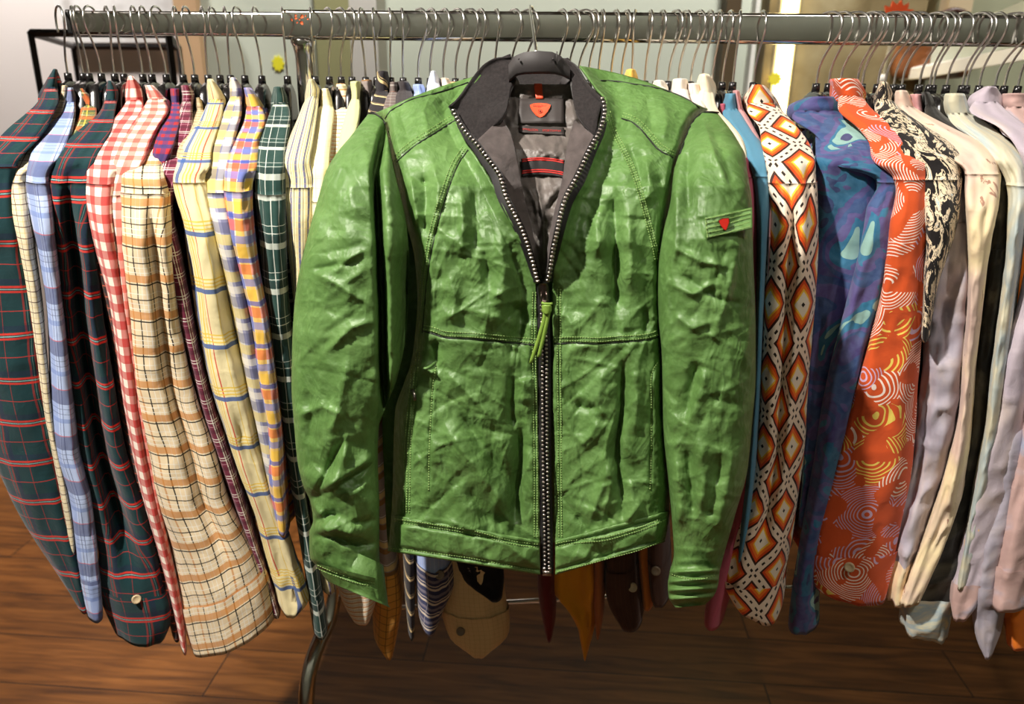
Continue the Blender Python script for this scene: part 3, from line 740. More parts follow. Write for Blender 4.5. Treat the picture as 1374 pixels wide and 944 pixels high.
# collars seen over the jacket's other shoulder
sh('ivory shirt with a rounded collar peeping over the jacket', MT['cream'], 803, [(101,808,819),(108,806,822),(122,806,823)], [(118,806,822),(150,810,828)], None, seed=80, dy=.02)
sh('butter-yellow shirt peeping over the jacket shoulder', MT['butter'], 848, [(95,840,853),(104,837,856),(122,837,857)], [(116,838,856),(150,842,862)], None, seed=81, dy=.02)
sh('white shirt peeping over the jacket shoulder, nearest the butter-yellow one', MT['white'], 881, [(109,877,891),(116,875,896),(130,875,897)], [(124,876,896),(150,880,904)], None, seed=82, dy=.02)
sh('plain white shirt left of the pink-striped white one', MT['white'], 911, [(107,903,922),(118,901,925),(138,901,926)], [(130,902,925),(160,910,936)], None, seed=83, dy=.02)
sh('white shirt with faint pink stripes', MT['whitepink'], 927, [(113,921,941),(126,919,946),(146,919,948)], [(140,922,946),(170,934,958)], None, seed=84, dy=.02)
sh('cream white shirt with the tallest collar at the jacket right shoulder', MT['cream'], 943, [(101,938,952),(113,934,960),(132,933,962),(152,934,962)],
   [(148,944,964),(165,958,980),(182,972,994),(202,986,1002)], [(200,984,1002),(280,996,1008),(500,990,1006)], seed=85, dy=.02)
sh('rose shirt whose sleeve edges the jacket right sleeve', MT['pinkred'], 956, [(139,965,976),(151,962,980),(167,961,984)],
   [(160,962,984),(180,968,992),(200,980,1006),(214,988,1010)],
   [(200,984,1006),(230,994,1014),(280,1000,1018),(350,1004,1020),(450,1004,1020),(560,1000,1018),(680,984,1006),(760,958,990),(818,946,972)], seed=87, dy=.012)
sh('sky-blue shirt with a dark shadowed collar', MT['sky'], 970, [(126,973,991),(140,968,994),(153,966,996),(160,974,996)],
   [(154,978,997),(175,984,1010),(195,997,1024),(216,1004,1031)],
   [(205,1002,1029),(230,1009,1033),(260,1013,1034),(300,1015,1033),(400,1014,1028),(500,1011,1026),(650,999,1016),(770,984,1002)], seed=89, dy=.0)
sh('pale pink shirt, a thin strip left of the diamond print', MT['thinpink'], 984, [(122,983,992),(145,987,998),(166,992,1004)], [(160,994,1006),(190,1010,1022),(216,1026,1037)],
   [(212,1024,1038),(300,1030,1037),(500,1020,1030),(700,992,1004)], seed=91, dy=.01)
sh('orange, yellow and brown diamond-print shirt', MT['diamond'], 1012.5, [(115,1008,1026),(128,999,1039),(142,997,1047),(153,1001,1050),(163,1010,1044)],
   [(150,1014,1052),(170,1019,1070),(190,1022,1085),(218,1027,1094)],
   [(204,1026,1090),(235,1029,1095),(290,1033,1097),(330,1028,1097),(400,1023,1093),(470,1019,1089),(540,1017,1083),(600,1012,1079),(660,999,1071),(720,983,1063),(766,973,1054),(796,978,1048,-.35),(808,985,1043,-.45)],
   cuff=770, seed=95, dy=-.012, crease=(.0, .022, .16), hd=.04, wr=.6)
sh('blue and purple flower-print shirt with a mint cuff', MT['blueflower'], 1097, [(130,1084,1122),(140,1060,1134),(150,1055,1141),(160,1060,1144),(168,1078,1136)],
   [(158,1090,1142),(180,1094,1170),(202,1108,1196),(222,1120,1207)],
   [(204,1160,1206),(235,1166,1211),(280,1162,1207),(330,1154,1199),(400,1137,1183),(470,1119,1166),(540,1104,1149),(600,1094,1133),(660,1084,1119),(720,1074,1106),(780,1065,1099),(832,1059,1098)],
   cuff=784, seed=98, body=[(160,1092,1142),(185,1093,1168),(215,1094,1192),(300,1093,1190),(400,1090,1168),(500,1084,1140),(600,1078,1122),(700,1070,1106)], dy=.0, hd=.03)
sh('orange shell-print shirt with fine white arcs and a buttoned cuff', MT['shell'], 1113, [(107,1113,1152),(120,1115,1160),(141,1124,1166),(162,1140,1178)],
   [(150,1130,1174),(170,1150,1207),(190,1166,1234),(217,1172,1245)],
   [(204,1182,1242),(235,1196,1246),(300,1193,1246),(350,1186,1244),(400,1178,1241),(460,1164,1237),(520,1148,1231),(580,1132,1227),(640,1117,1221),(700,1099,1209),(736,1093,1202),(770,1092,1192,-.12),(792,1097,1186,-.25)],
   cuff=738, seed=101, dy=-.01, buttons=[(1140,760,0)], hd=.03)
sh('black and cream abstract shirt right of the orange one', MT['blackcream'], 1129, [(111,1180,1191),(125,1174,1198),(143,1170,1199),(151,1178,1200)],
   [(146,1178,1208),(165,1182,1234),(186,1190,1268),(208,1200,1288)],
   [(200,1216,1285),(230,1228,1291),(280,1236,1288),(330,1240,1276),(380,1239,1260),(446,1236,1250)], seed=104, dy=.0)
sh('lavender-grey shirt with a smooth hanging sleeve', MT['lavgrey'], 1158, None, [(190,1225,1262),(225,1245,1290),(262,1258,1302)],
   [(258,1262,1302),(290,1264,1303),(330,1257,1304),(400,1247,1302),(460,1239,1298),(540,1231,1290),(600,1224,1282),(660,1210,1264),(720,1197,1247),(792,1186,1234)], cuff=742, cuffmat=MT['creampink'], seed=107, dy=.008, amp=.0065, wr=1.8, hd=.03)
sh('cream and rose shirt with a bright shoulder', MT['creampink'], 1189, [(122,1202,1217),(136,1197,1226),(150,1197,1232),(160,1205,1234)],
   [(154,1207,1244),(170,1216,1274),(190,1242,1314),(212,1272,1336)],
   [(200,1282,1330),(225,1290,1341),(260,1295,1342),(300,1298,1335),(360,1300,1326),(420,1298,1319),(480,1292,1311),(540,1288,1307),(600,1275,1303),(660,1258,1293),(720,1236,1270),(790,1208,1240)], seed=110, dy=.0, amp=.0065, wr=1.8)
sh('pale pink shirt behind the cream and rose one', MT['thinpink'], 1201, [(127,1221,1238),(150,1224,1242)], None, None, seed=112, dy=.02)
sh('black and olive abstract shirt with a pale swirled cuff', MT['darkolive'], 1212, [(124,1236,1247),(140,1239,1257),(161,1242,1264)],
   [(156,1246,1268),(185,1280,1312),(215,1312,1342),(240,1326,1350)],
   [(232,1322,1352),(320,1328,1352),(450,1310,1336),(560,1296,1326),(640,1276,1314),(700,1256,1304),(760,1236,1292),(798,1214,1282,-.1),(838,1208,1272,-.35)], cuff=788, cuffmat=MT['swirl'], seed=115, dy=.012, amp=.0065, wr=1.8, hd=.03)
sh('pale olive and cream shirt with a broad collar', MT['paleolive'], 1249, [(126,1268,1294),(140,1262,1302),(155,1264,1312),(168,1274,1315),(177,1284,1304)],
   [(165,1290,1322),(186,1306,1350),(212,1332,1376)],
   [(204,1340,1378),(240,1350,1385),(300,1352,1378),(380,1345,1368),(480,1332,1355),(560,1324,1345),(660,1304,1328),(770,1284,1304)], seed=118, dy=.0, amp=.0065, wr=1.8)
sh('lilac shirt with a long crumpled sleeve at the right', MT['lilac'], 1293, [(117,1320,1337),(130,1300,1345),(145,1297,1350),(157,1316,1342)],
   [(150,1316,1354),(170,1338,1380),(202,1364,1414)],
   [(200,1368,1414),(300,1380,1420),(400,1368,1412),(450,1352,1400),(520,1335,1393),(580,1321,1383),(640,1309,1370),(700,1297,1348),(760,1279,1332),(796,1274,1320),(818,1280,1302)], cuff=772, cuffmat=MT['rosegrey'], seed=121, dy=-.01, amp=.006, hd=.03)
sh('shirt with a low dark lavender cuff near the right edge', MT['lavgrey'], 1316, None, None, [(500,1350,1390),(650,1335,1376),(770,1306,1356),(815,1308,1348),(845,1315,1342),(860,1324,1337)], cuff=765, seed=124, dy=.01, amp=.005)
sh('rose-grey shirt at the right edge of the rail', MT['rosegrey'], 1350, [(126,1345,1384),(143,1342,1392),(157,1350,1398)], [(150,1352,1400),(180,1380,1430),(206,1400,1460)],
   [(200,1410,1470),(400,1404,1452),(560,1374,1424),(640,1357,1410),(700,1345,1398),(740,1336,1392),(795,1331,1388)], cuff=745, seed=127, dy=-.006, amp=.005)
sh('amber shirt with only its lowest end in the bottom right', MT['amber'], 1368, None, None, [(500,1390,1440),(700,1366,1420),(800,1346,1400),(848,1352,1396)], seed=130, dy=.03)
# ------------------------------------------------------------------ green leather jacket
JD = np.array([(60,-.08),(100,-.125),(130,-.17),(160,-.215),(200,-.268),(250,-.305),(320,-.325),(450,-.332),(900,-.338)])
def YJ(y): return np.interp(y, JD[:, 0], JD[:, 1])

k = NT('green_leather'); uv = k.n('ShaderNodeTexCoord').outputs['Object']
n1 = k.n('ShaderNodeTexNoise', i_Vector=uv, i_Scale=14.0, i_Detail=6.0, i_Roughness=.62)
n2 = k.n('ShaderNodeTexNoise', i_Vector=uv, i_Scale=70.0, i_Detail=4.0, i_Distortion=1.2)
c = k.ramp(n1.outputs[0], [(.3, lin((72, 104, 48))), (.5, lin((88, 124, 62))), (.72, lin((106, 142, 78)))]).outputs[0]
c = k.mix(k.math('MULTIPLY', k.ramp(n2.outputs[0], [(.5, (0, 0, 0, 1)), (.75, (1, 1, 1, 1))]).outputs[0], .35), c, lin((132, 170, 108)))
k.base(c)
r = k.ramp(n2.outputs[0], [(.3, (.58, .58, .58, 1)), (.7, (.43, .43, .43, 1))]).outputs[0]
k.link(r, k.p.inputs['Roughness']); k.p.inputs['Specular IOR Level'].default_value = .55
va = k.n('ShaderNodeVectorMath', operation='MULTIPLY_ADD')
nd = k.n('ShaderNodeTexNoise', i_Vector=uv, i_Scale=9.0, i_Detail=2.0)
k.link(nd.outputs[1], va.inputs[0]); va.inputs[1].default_value = (.10, .10, .10); k.link(uv, va.inputs[2])
hs = None
for rot, sc in (((.2, .9, .1), 26.0), ((.5, -.7, .6), 30.0), ((.1, .2, .9), 22.0)):
    mp = k.n('ShaderNodeMapping', i_Vector=va.outputs[0]); mp.inputs['Rotation'].default_value = rot; mp.inputs['Scale'].default_value = (1, 1, .28)
    t_ = k.n('ShaderNodeTexNoise', i_Vector=mp.outputs[0], i_Scale=sc, i_Detail=3.0, i_Roughness=.55)
    a_ = k.math('POWER', k.math('SUBTRACT', 1.0, k.math('ABSOLUTE', k.math('MULTIPLY', k.math('SUBTRACT', t_.outputs[0], .5), 3.0))), 3.0)
    hs = a_ if hs is None else k.math('ADD', hs, a_)
rd = k.n('ShaderNodeTexNoise', i_Vector=uv, i_Scale=160.0, i_Detail=5.0, i_Roughness=.6)
h = k.math('ADD', k.math('MULTIPLY', hs, .6), k.math('MULTIPLY', rd.outputs[0], .6))
k.bump(h, .34, .0035)
LEATHER = k.m
KNIT = blotch('black_wool_knit', [(.3, (26, 22, 22)), (.7, (44, 38, 38))], 300, .2, wr=.8)
SATIN = blotch('dark_grey_satin', [(.3, (92, 84, 80)), (.7, (122, 114, 108))], 20, 1, wr=.8)
SATIN.node_tree.nodes['Principled BSDF'].inputs['Roughness'].default_value = .33
SATIN.node_tree.nodes['Principled BSDF'].inputs['Specular IOR Level'].default_value = .6
FACING = blotch('grey_facing_cloth', [(.3, (70, 62, 60)), (.7, (92, 82, 80))], 90, .5, wr=.6)
LABEL = simple('dark_woven_label', (58, 52, 50), .6)
BLACKTAPE = simple('black_zipper_tape', (20, 17, 18), .7)
TEETH = simple('steel_zipper_teeth', (176, 166, 158), .28, 1.0)
PIPE = simple('black_piping', (14, 14, 12), .6)
THR = simple('green_thread', (140, 170, 98), .6)
REDL = simple('red_label', (232, 84, 48), .5)
REDT = simple('red_tape', (206, 44, 36), .5)
PULLM = simple('green_leather_pull', (126, 158, 66), .4)

LA = at(720, 120, -.15); LB = at(700, 820, -.33)
JK = thing('leather_jacket', (LA[0], -.13, ZB-.03), 'green leather zip jacket with black knit collar hanging in front of the shirts', 'jacket')

def creases(px, py, seed, n, box, ln=(25, 95), wd=(1.6, 4.0), amp=.0022, vert=None):
    rg = np.random.RandomState(seed); D = np.zeros_like(px)
    for _ in range(n):
        x, y = rg.uniform(box[0], box[2]), rg.uniform(box[1], box[3])
        a = rg.uniform(0, PI) if vert is None else rg.normal(vert, .7)
        L, w = rg.uniform(*ln), rg.uniform(*wd); s = amp*rg.uniform(.3, 1)*rg.choice([-1, 1, 1])
        dx, dy = px-x, py-y
        u = dx*math.cos(a)+dy*math.sin(a); v = -dx*math.sin(a)+dy*math.cos(a) + .004*u*u*rg.uniform(-1, 1)
        asym = np.where(v > 0, w*2.2, w)
        D += s*np.exp(-np.abs(v)/asym)*np.clip(1-np.abs(u)/L, 0, 1)**.7
    return D

def folds(px, py, lst):
    """long folds: (points..., width, depth) positive = ridge towards the viewer"""
    D = np.zeros_like(px)
    for pts, w, a in lst:
        d = np.full(px.shape, 1e9); t_ = np.zeros_like(px)
        tot = len(pts)-1
        for i in range(tot):
            x0, y0 = pts[i]; x1, y1 = pts[i+1]
            vx, vy = x1-x0, y1-y0; q = np.clip(((px-x0)*vx+(py-y0)*vy)/(vx*vx+vy*vy), 0, 1)
            dd = np.hypot(px-x0-q*vx, py-y0-q*vy)
            t_ = np.where(dd < d, (i+q)/tot, t_); d = np.minimum(d, dd)
        D += a*np.exp(-(d/w)**1.5)*(np.clip(t_*5, .25, 1)*np.clip((1-t_)*5, .25, 1))
    return D

def wrink(px, py, seed, box, dens=1.0, k=1.0):
    wx = px + 14*vn(px/40, py/40, 1, seed+1); wy = py + 14*vn(px/40, py/40, 5, seed+2)
    D = .0034*vn(wx/62, wy/130, 0, seed)
    D += .0014*vn(wx/26, wy/46, 3, seed+4)
    r1 = 1-np.abs(vn(wx/26, wy/30, 7, seed+5)); D += .0008*(r1**6-.2)
    r2 = 1-np.abs(vn(wx/13, wy/15, 9, seed+6)); D += .0004*(r2**6-.2)
    rg = np.random.RandomState(seed+30)
    for i in range(12):
        a = rg.uniform(0, PI); lam = rg.uniform(24, 62)
        t = (wx*math.cos(a) + wy*math.sin(a))/lam + .5*vn(px/70, py/70, i, seed+50)
        tri = np.abs(t - np.round(t))*2
        mk = np.clip(vn(px/48, py/60, i*3.7, seed+31)*2.2, 0, 1)
        D += mk*(lam/40)*.0013*(.5-tri)
    area = (box[2]-box[0])*(box[3]-box[1])
    D += creases(px, py, seed+8, int(area/1000*dens), box, amp=.0027)
    D += creases(px, py, seed+9, int(area/420*dens), box, ln=(8, 26), wd=(1.0, 2.2), amp=.0012)
    return k*D

GRIDS = {}
def panel(name, pairs, ncol, nrow, disp, mat=LEATHER, parent=JK, wrapL=0, wrapR=0, wrapd=.06, bow=0, solid=.0022, tag_=None):
    A = np.array(pairs, float)
    t = np.r_[0, np.cumsum(np.hypot(np.diff(A[:, 1]+A[:, 3]), np.diff(A[:, 0]+A[:, 2]))/2)]
    V = catmull(t, A, np.linspace(0, t[-1], nrow))
    s = np.linspace(0, 1, ncol)
    px = V[:, 0:1]*(1-s) + V[:, 2:3]*s; py = V[:, 1:2]*(1-s) + V[:, 3:4]*s
    T = np.linspace(0, 1, nrow)[:, None]*np.ones(ncol)
    py = py - bow*np.sin(PI*s)[None]*np.clip(1-T*9, 0, 1)
    Dp = disp(px, py, s[None, :]*np.ones((nrow, 1)), T)     # metres towards the viewer
    Y = YJ(py) - Dp
    if wrapL:
        wq = (np.arange(wrapL, 0, -1)/wrapL)
        px = np.concatenate([px[:, :1]+wq*2.5, px], 1); py = np.concatenate([np.repeat(py[:, :1], wrapL, 1), py], 1)
        Y = np.concatenate([Y[:, :1]+wrapd*wq, Y], 1)
    if wrapR:
        wq = (np.arange(1, wrapR+1)/wrapR)
        px = np.concatenate([px, px[:, -1:]-wq*2.5], 1); py = np.concatenate([py, np.repeat(py[:, -1:], wrapR, 1)], 1)
        Y = np.concatenate([Y, Y[:, -1:]+wrapd*wq], 1)
    P = at(px, py, Y)
    uv = np.stack([px*PX, -py*PX], 2)
    o = MB().grid(P, uv=uv, flip=True).build(name, mat)
    if solid:
        m = o.modifiers.new('thick', 'SOLIDIFY'); m.thickness = solid; m.offset = -1
    localize(o, parent) if parent.type == 'EMPTY' else None
    GRIDS[tag_ or name] = (px, py, Y, o)
    return o

def ydepth(key, x, y, lift=.0008):
    px, py, Y, _ = GRIDS[key]
    i = np.argmin((px-x)**2 + (py-y)**2)
    return float(Y.ravel()[i]) - lift

def resample(pts, step):
    p = smoothpath([(a, b, 0) for a, b in pts], 400)[:, :2]
    d = np.r_[0, np.cumsum(np.hypot(*np.diff(p, axis=0).T))]
    q = np.arange(0, d[-1], step)
    return np.stack([np.interp(q, d, p[:, 0]), np.interp(q, d, p[:, 1])], 1)

class Lines:
    """stitched seams and piping, each its own piece on a panel"""
    def stitch(s, key, pts, offs=(0,), step=3.4, r=.00048):
        p = resample(pts, step)
        for of in offs:
            mb = MB()
            t = np.gradient(p, axis=0); n = np.stack([-t[:, 1], t[:, 0]], 1); n /= np.linalg.norm(n, axis=1)[:, None]+1e-9
            q = p + n*of
            for i in range(len(q)-1):
                a = q[i]; b = q[i] + (q[i+1]-q[i])*.62
                da, db = ydepth(key, *a), ydepth(key, *b)
                mb.tube([at(a[0], a[1], da+.0004), at(*((a+b)/2), (da+db)/2-.0003), at(b[0], b[1], db+.0004)], r, 5)
            mb.build('stitching', THR, GRIDS[key][3])
    def pipe(s, key, pts, r=.0009, lift=.0003):
        p = resample(pts, 4)
        MB().tube([at(x, y, ydepth(key, x, y, lift)) for x, y in p], r, 6).build('piping', PIPE, GRIDS[key][3])
    def done(s, *a): pass

# seam lines read off the photo
S_SH_L = [(517,159),(524,149),(534,143),(551,134),(578,127),(605,119),(630,110)]
S_YK_L = [(530,220),(545,205),(562,192),(583,179),(600,168),(612,161)]
S_PR_L = [(628,201),(616,218),(608,236),(599,262),(591,288),(584,314),(577,348),(572,382),(569,420),(566,450)]
S_SD_L = [(565,455),(560,500),(555,550),(551,600),(550,650),(549,692)]
S_WA_L = [(567,444),(580,447),(594,452),(620,454),(650,456),(690,460),(722,463)]
S_HM_L = [(526,690),(553,694),(580,698),(612,703),(640,708),(666,715),(690,721),(724,725)]
S_PK_L = [(586,486),(581,515),(578,560),(576,600),(575,662)]
S_ZP_L = [(716,392),(715,440),(716,500),(717,560),(718,640),(718,722)]
S_AH_L = [(519,176),(522,190),(527,212),(532,240),(538,264),(542,286),(546,306)]
S_SH_R = [(806,108),(826,109),(852,113),(877,117),(898,123),(918,131),(934,141),(941,148)]
S_YK_R = [(834,159),(848,164),(862,176),(872,188),(884,201),(896,208),(907,213)]
S_PR_R = [(816,150),(822,172),(834,196),(846,220),(855,244),(862,268),(870,298),(877,325),(883,352)]
S_WA_R = [(744,461),(770,460),(800,461),(830,459),(860,457),(880,453),(888,448)]
S_HM_R = [(746,724),(760,721),(785,718),(810,716),(840,708),(870,698),(896,686)]
S_PK_R = [(882,486),(875,500),(874,540),(874,590),(873,640),(872,658)]
S_ZP_R = [(749,388),(749,440),(749,500),(750,560),(750,640),(751,722)]
seamlist = [S_SH_L,S_YK_L,S_PR_L,S_SD_L,S_WA_L,S_PK_L,S_ZP_L,S_SH_R,S_YK_R,S_PR_R,S_WA_R,S_PK_R,S_ZP_R]
def seamdisp(px, py, L):
    D = np.zeros_like(px)
    for pts in L:
        D += folds(px, py, [(pts, 2.2, -.0030), (pts, 9, .0022)])
    return D

def dispL(px, py, s, T):
    D = .014*np.sin(PI*np.clip(s*1.15, 0, 1))**.8 - .035*np.clip((.13-s)/.13, 0, 1)**2
    D += wrink(px, py, 40, (505, 100, 726, 730), 1.0)
    D += seamdisp(px, py, [S_SH_L, S_YK_L, S_PR_L, S_SD_L, S_WA_L, S_PK_L, S_ZP_L])
    D += folds(px, py, [([(590,560),(625,610),(660,655),(690,690)], 13, .010), ([(612,548),(650,600),(688,652)], 8, -.009),
        ([(702,560),(697,630),(688,712)], 9, -.016), ([(708,540),(706,620),(700,700)], 8, .006), ([(690,500),(687,540),(690,580)], 7, -.010), ([(700,505),(703,520),(700,545)], 12, .010),
        ([(583,455),(586,470),(583,492)], 7, -.008), ([(672,440),(655,420),(660,400),(668,385)], 14, .006), ([(650,330),(656,380),(657,430)], 10, -.008),
        ([(662,250),(672,310),(676,370),(672,430)], 15, .010), ([(690,400),(698,430),(690,470)], 10, -.010),
        ([(566,492),(575,497),(588,502)], 5, .008), ([(600,360),(612,400),(605,440)], 10, .006), ([(618,250),(622,300),(618,350)], 9, .007), ([(636,250),(640,300),(638,340)], 8, -.007),
        ([(548,222),(556,270),(560,310)], 7, .007), ([(568,225),(572,270),(568,320)], 7, -.009), ([(580,215),(588,250),(584,290)], 7, .007),
        ([(600,500),(640,540),(668,570)], 6, .005), ([(620,640),(650,690),(682,708)], 10, -.006), ([(536,150),(548,185),(552,205)], 7, -.006), ([(566,140),(572,165),(574,185)], 8, .006), ([(590,132),(596,150),(594,168)], 7, -.006),
        ([(562,320),(558,400),(556,450)], 6, .004)])
    edge = np.clip((s-.86)/.14, 0, 1)**2*np.clip((385-py)/60, 0, 1)
    return D + .012*edge + .004*np.clip((py-560)/160, 0, 1)

def dispR(px, py, s, T):
    D = .012*np.sin(PI*np.clip(s, 0, 1))**.8 - .03*np.clip((s-.9)/.1, 0, 1)**2
    D += wrink(px, py, 71, (742, 85, 900, 730), 1.15)
    D += seamdisp(px, py, [S_SH_R, S_YK_R, S_PR_R, S_WA_R, S_PK_R, S_ZP_R])
    D += folds(px, py, [([(822,245),(826,310),(826,370),(828,440)], 10, -.017), ([(806,270),(800,310),(806,350)], 12, .010), ([(842,260),(846,330),(846,400)], 12, .008),
        ([(835,470),(836,520),(834,555),(828,590),(830,640),(836,690)], 5, -.014), ([(812,490),(802,530),(808,570)], 14, .008), ([(848,480),(856,540),(850,590)], 10, .007),
        ([(862,410),(868,430),(864,450)], 8, -.008), ([(818,620),(806,660),(790,705)], 9, .008), ([(830,610),(818,660),(808,700)], 6, .006), ([(770,690),(785,705),(790,715)], 6, -.005),
        ([(845,640),(850,670),(846,700)], 9, .006), ([(862,670),(850,690),(838,700)], 7, .006), ([(770,440),(760,425),(750,420)], 8, .005),
        ([(842,190),(856,225),(862,255)], 8, -.011), ([(866,205),(872,240),(868,280)], 8, .008), ([(840,130),(846,155),(842,175)], 9, .007), ([(866,130),(872,155),(876,180)], 8, -.007), ([(892,140),(894,165),(890,190)], 7, .006),
        ([(880,230),(892,260),(890,300)], 6, -.008), ([(776,600),(792,585),(806,560)], 7, .005), ([(770,540),(788,548),(806,545)], 6, -.005)])
    edge = np.exp(-(s/.07)**1.5)*np.clip((395-py)/90, 0, 1)
    lap = np.clip((395-py)/120, 0, 1)*np.exp(-((s-.22)/.12)**2)
    return D + .032*edge - .008*lap + .004*np.clip((py-560)/160, 0, 1)

panel('front_panel', [(503,152,645,100),(516,165,618,135),(520,182,608,150),(526,210,622,188),(532,240,640,215),(540,275,662,252),(548,310,686,298),(556,345,706,342),(560,400,719,385),
    (556,457,721,462),(550,491,721.5,505),(542,514,722,545),(530,552,722,580),(528,600,723,620),(527,650,723.5,670),(525,694,724,727)], 120, 300, dispL, wrapL=6, bow=4, tag_='L')
panel('front_panel', [(778,88,950,147),(800,118,934,158),(813,134,924,172),(814,155,916,192),(806,178,908,215),(795,205,902,245),(780,235,898,275),(764,268,892,310),(752,312,890,345),(743,360,890,380),
    (741,410,890,410),(742,461,890,450),(742,520,892,500),(743,580,894,560),(744,650,898,630),(745,727,898,689)], 100, 300, dispR, wrapR=6, bow=9, tag_='R')

def disph(seed, box, inv):
    def f(px, py, s, T):
        q = 1-s if inv else s
        D = .016*np.sin(PI*np.clip(s, 0, 1))**.8*.8 - .033*np.clip((.11-q)/.11, 0, 1)**2 + .008
        D += wrink(px, py, seed, box, .8, .8) + .003*np.sin(PI*T)**.6 - .004*np.exp(-((T-.17)/.05)**2) - .003*np.exp(-((T-.86)/.05)**2)
        D += folds(px, py, [([(660,712),(690,738),(720,760)], 6, .004), ([(620,705),(645,730),(660,748)], 6, -.003), ([(790,735),(812,745),(830,730)], 9, -.006), ([(770,740),(790,750)], 8, .004)])
        return D
    return f
panel('hem_band', [(525,690,724,725),(523,715,724.5,748),(520,739,725,771)], 110, 30, disph(91, (520, 690, 726, 772), False), wrapL=5, tag_='HL')
panel('hem_band', [(745,725,899,685),(745,748,896,707),(745,771,892,727)], 84, 30, disph(95, (744, 685, 900, 772), True), wrapR=5, tag_='HR')

# back of the jacket, behind the front panels
def dispB(px, py, s, T): return -.058 - .012*np.sin(PI*s) + .003*vn(px/50, py/60, 0, 4) - .06*np.sin(PI*np.clip((s-.2)/.6, 0, 1))*np.clip((400-py)/90, 0, 1)
panel('back_panel', [(506,156,950,152),(528,230,904,228),(535,320,886,320),(536,410,884,410),(533,470,884,470),(513,560,888,560),(516,650,892,640),(520,730,890,722),(521,736,889,722)], 40, 40, dispB, tag_='B')

# sleeves
def sleeve(pairs, nrow, nring, hf, hb, dispf, key, y0=None):
    A = np.array(pairs, float)
    t = np.r_[0, np.cumsum(np.hypot(np.diff(A[:, 1]+A[:, 3]), np.diff(A[:, 0]+A[:, 2]))/2)]
    V = catmull(t, A, np.linspace(0, t[-1], nrow))
    a = np.linspace(0, 2*PI, nring, endpoint=False)
    s = (1-np.cos(a))/2
    px = V[:, 0:1]*(1-s)+V[:, 2:3]*s; py = V[:, 1:2]*(1-s)+V[:, 3:4]*s
    T = np.linspace(0, 1, nrow)[:, None]*np.ones(nring)
    wpx = (V[:, 2:3]-V[:, 0:1])
    f = np.clip(wpx/90, .3, 1)
    sn = np.sin(a)[None, :]
    base = np.where(sn > 0, hf*np.abs(sn)**.75, -hb*np.abs(sn)**.75)*f
    fr = np.clip(sn*4, 0, 1)
    D = base + fr*dispf(px, py, s[None, :]*np.ones((nrow, 1)), T)
    Y = YJ(py) - D
    P = at(px, py, Y)
    fm = (np.sin(a) >= -1e-9)
    GRIDS[key] = [px[:, fm], py[:, fm], Y[:, fm], None]
    return P, np.stack([px*PX, -py*PX], 2)

def dsL(px, py, s, T):
    gx = np.interp(py, [150, 190, 230, 320, 410, 480, 540], [520, 512, 504, 509, 513, 514, 516])
    g = np.exp(-np.abs((px-gx)/5.0)**2.2)*np.clip((py-165)/30, 0, 1)*np.clip((560-py)/40, 0, 1)
    D = -.055*g + .010*np.exp(-((px-gx-18)/12)**2)*np.clip((py-180)/30, 0, 1)*np.clip((560-py)/60, 0, 1)
    D -= .03*np.clip((px-gx-6)/30, 0, 1)**1.5*np.clip((560-py)/80, 0, 1)*np.clip((py-300)/80, 0, 1)
    D += wrink(px, py, 120, (390, 150, 520, 760), 1.0, .75)
    D += folds(px, py, [([(420,365),(450,380),(500,412)], 5, .004), ([(418,362),(440,358),(480,352)], 4, -.004), ([(445,368),(470,345),(490,335)], 4, .004), ([(470,470),(455,540),(440,600)], 9, .006), ([(430,480),(470,440),(500,430)], 5, .004),
        ([(460,590),(440,630),(424,664)], 5, -.009), ([(466,590),(450,640),(436,670)], 9, .007), ([(424,666),(460,648),(505,620)], 5, -.008), ([(424,660),(465,640),(508,606)], 9, .007), ([(415,672),(430,690),(436,700)], 5, .006), ([(420,702),(440,690),(455,690)], 5, -.010),
        ([(416,718),(450,720),(480,732),(508,728)], 5, -.008), ([(418,710),(450,710),(485,720)], 10, .007), ([(470,700),(490,702),(508,695)], 5, -.005), ([(430,180),(470,240),(480,300)], 12, .004), ([(500,640),(480,660),(460,668)], 6, .004), ([(395,560),(430,545),(470,560)], 6, .004), ([(412,520),(420,560),(412,600)], 8, -.006),
        ([(482,170),(492,210),(496,250)], 9, .006)])
    D += .006*vn(px/60, py/28, 2, 77)*np.clip((py-560)/80, 0, 1)
    return D
def dsR(px, py, s, T):
    D = wrink(px, py, 150, (885, 150, 1014, 775), 1.1, .8)
    D += folds(px, py, [([(925,190),(922,240),(925,300)], 9, -.012), ([(945,165),(960,210),(978,250)], 5, .006), ([(952,165),(972,215),(985,260)], 8, -.005), ([(905,240),(908,300),(904,360)], 9, .007),
        ([(938,480),(928,520),(918,565)], 8, -.009), ([(948,490),(938,530),(925,570)], 10, .007), ([(900,420),(930,440),(960,430)], 6, .005), ([(922,590),(928,650),(930,700)], 8, -.009), ([(968,600),(958,660),(945,705)], 12, -.008), ([(985,600),(975,660),(960,720)], 10, .005), ([(905,600),(910,660),(912,720)], 8, .006),
        ([(940,590),(945,640),(940,690)], 10, .005), ([(895,380),(930,395),(970,372)], 5, .004), ([(900,330),(940,350),(990,360)], 5, .004), ([(905,360),(960,400),(1005,410)], 5, -.004), ([(935,300),(960,350),(985,420)], 5, .004), ([(990,330),(975,400),(960,450)], 5, .004)])
    D += .0045*np.sin((py-745)/2.9)*np.clip((py-748)/14, 0, 1)*(.6+.4*vn(px/25, py/30, 1, 5))*np.exp(-np.abs((px-930)/60)**4)
    return D
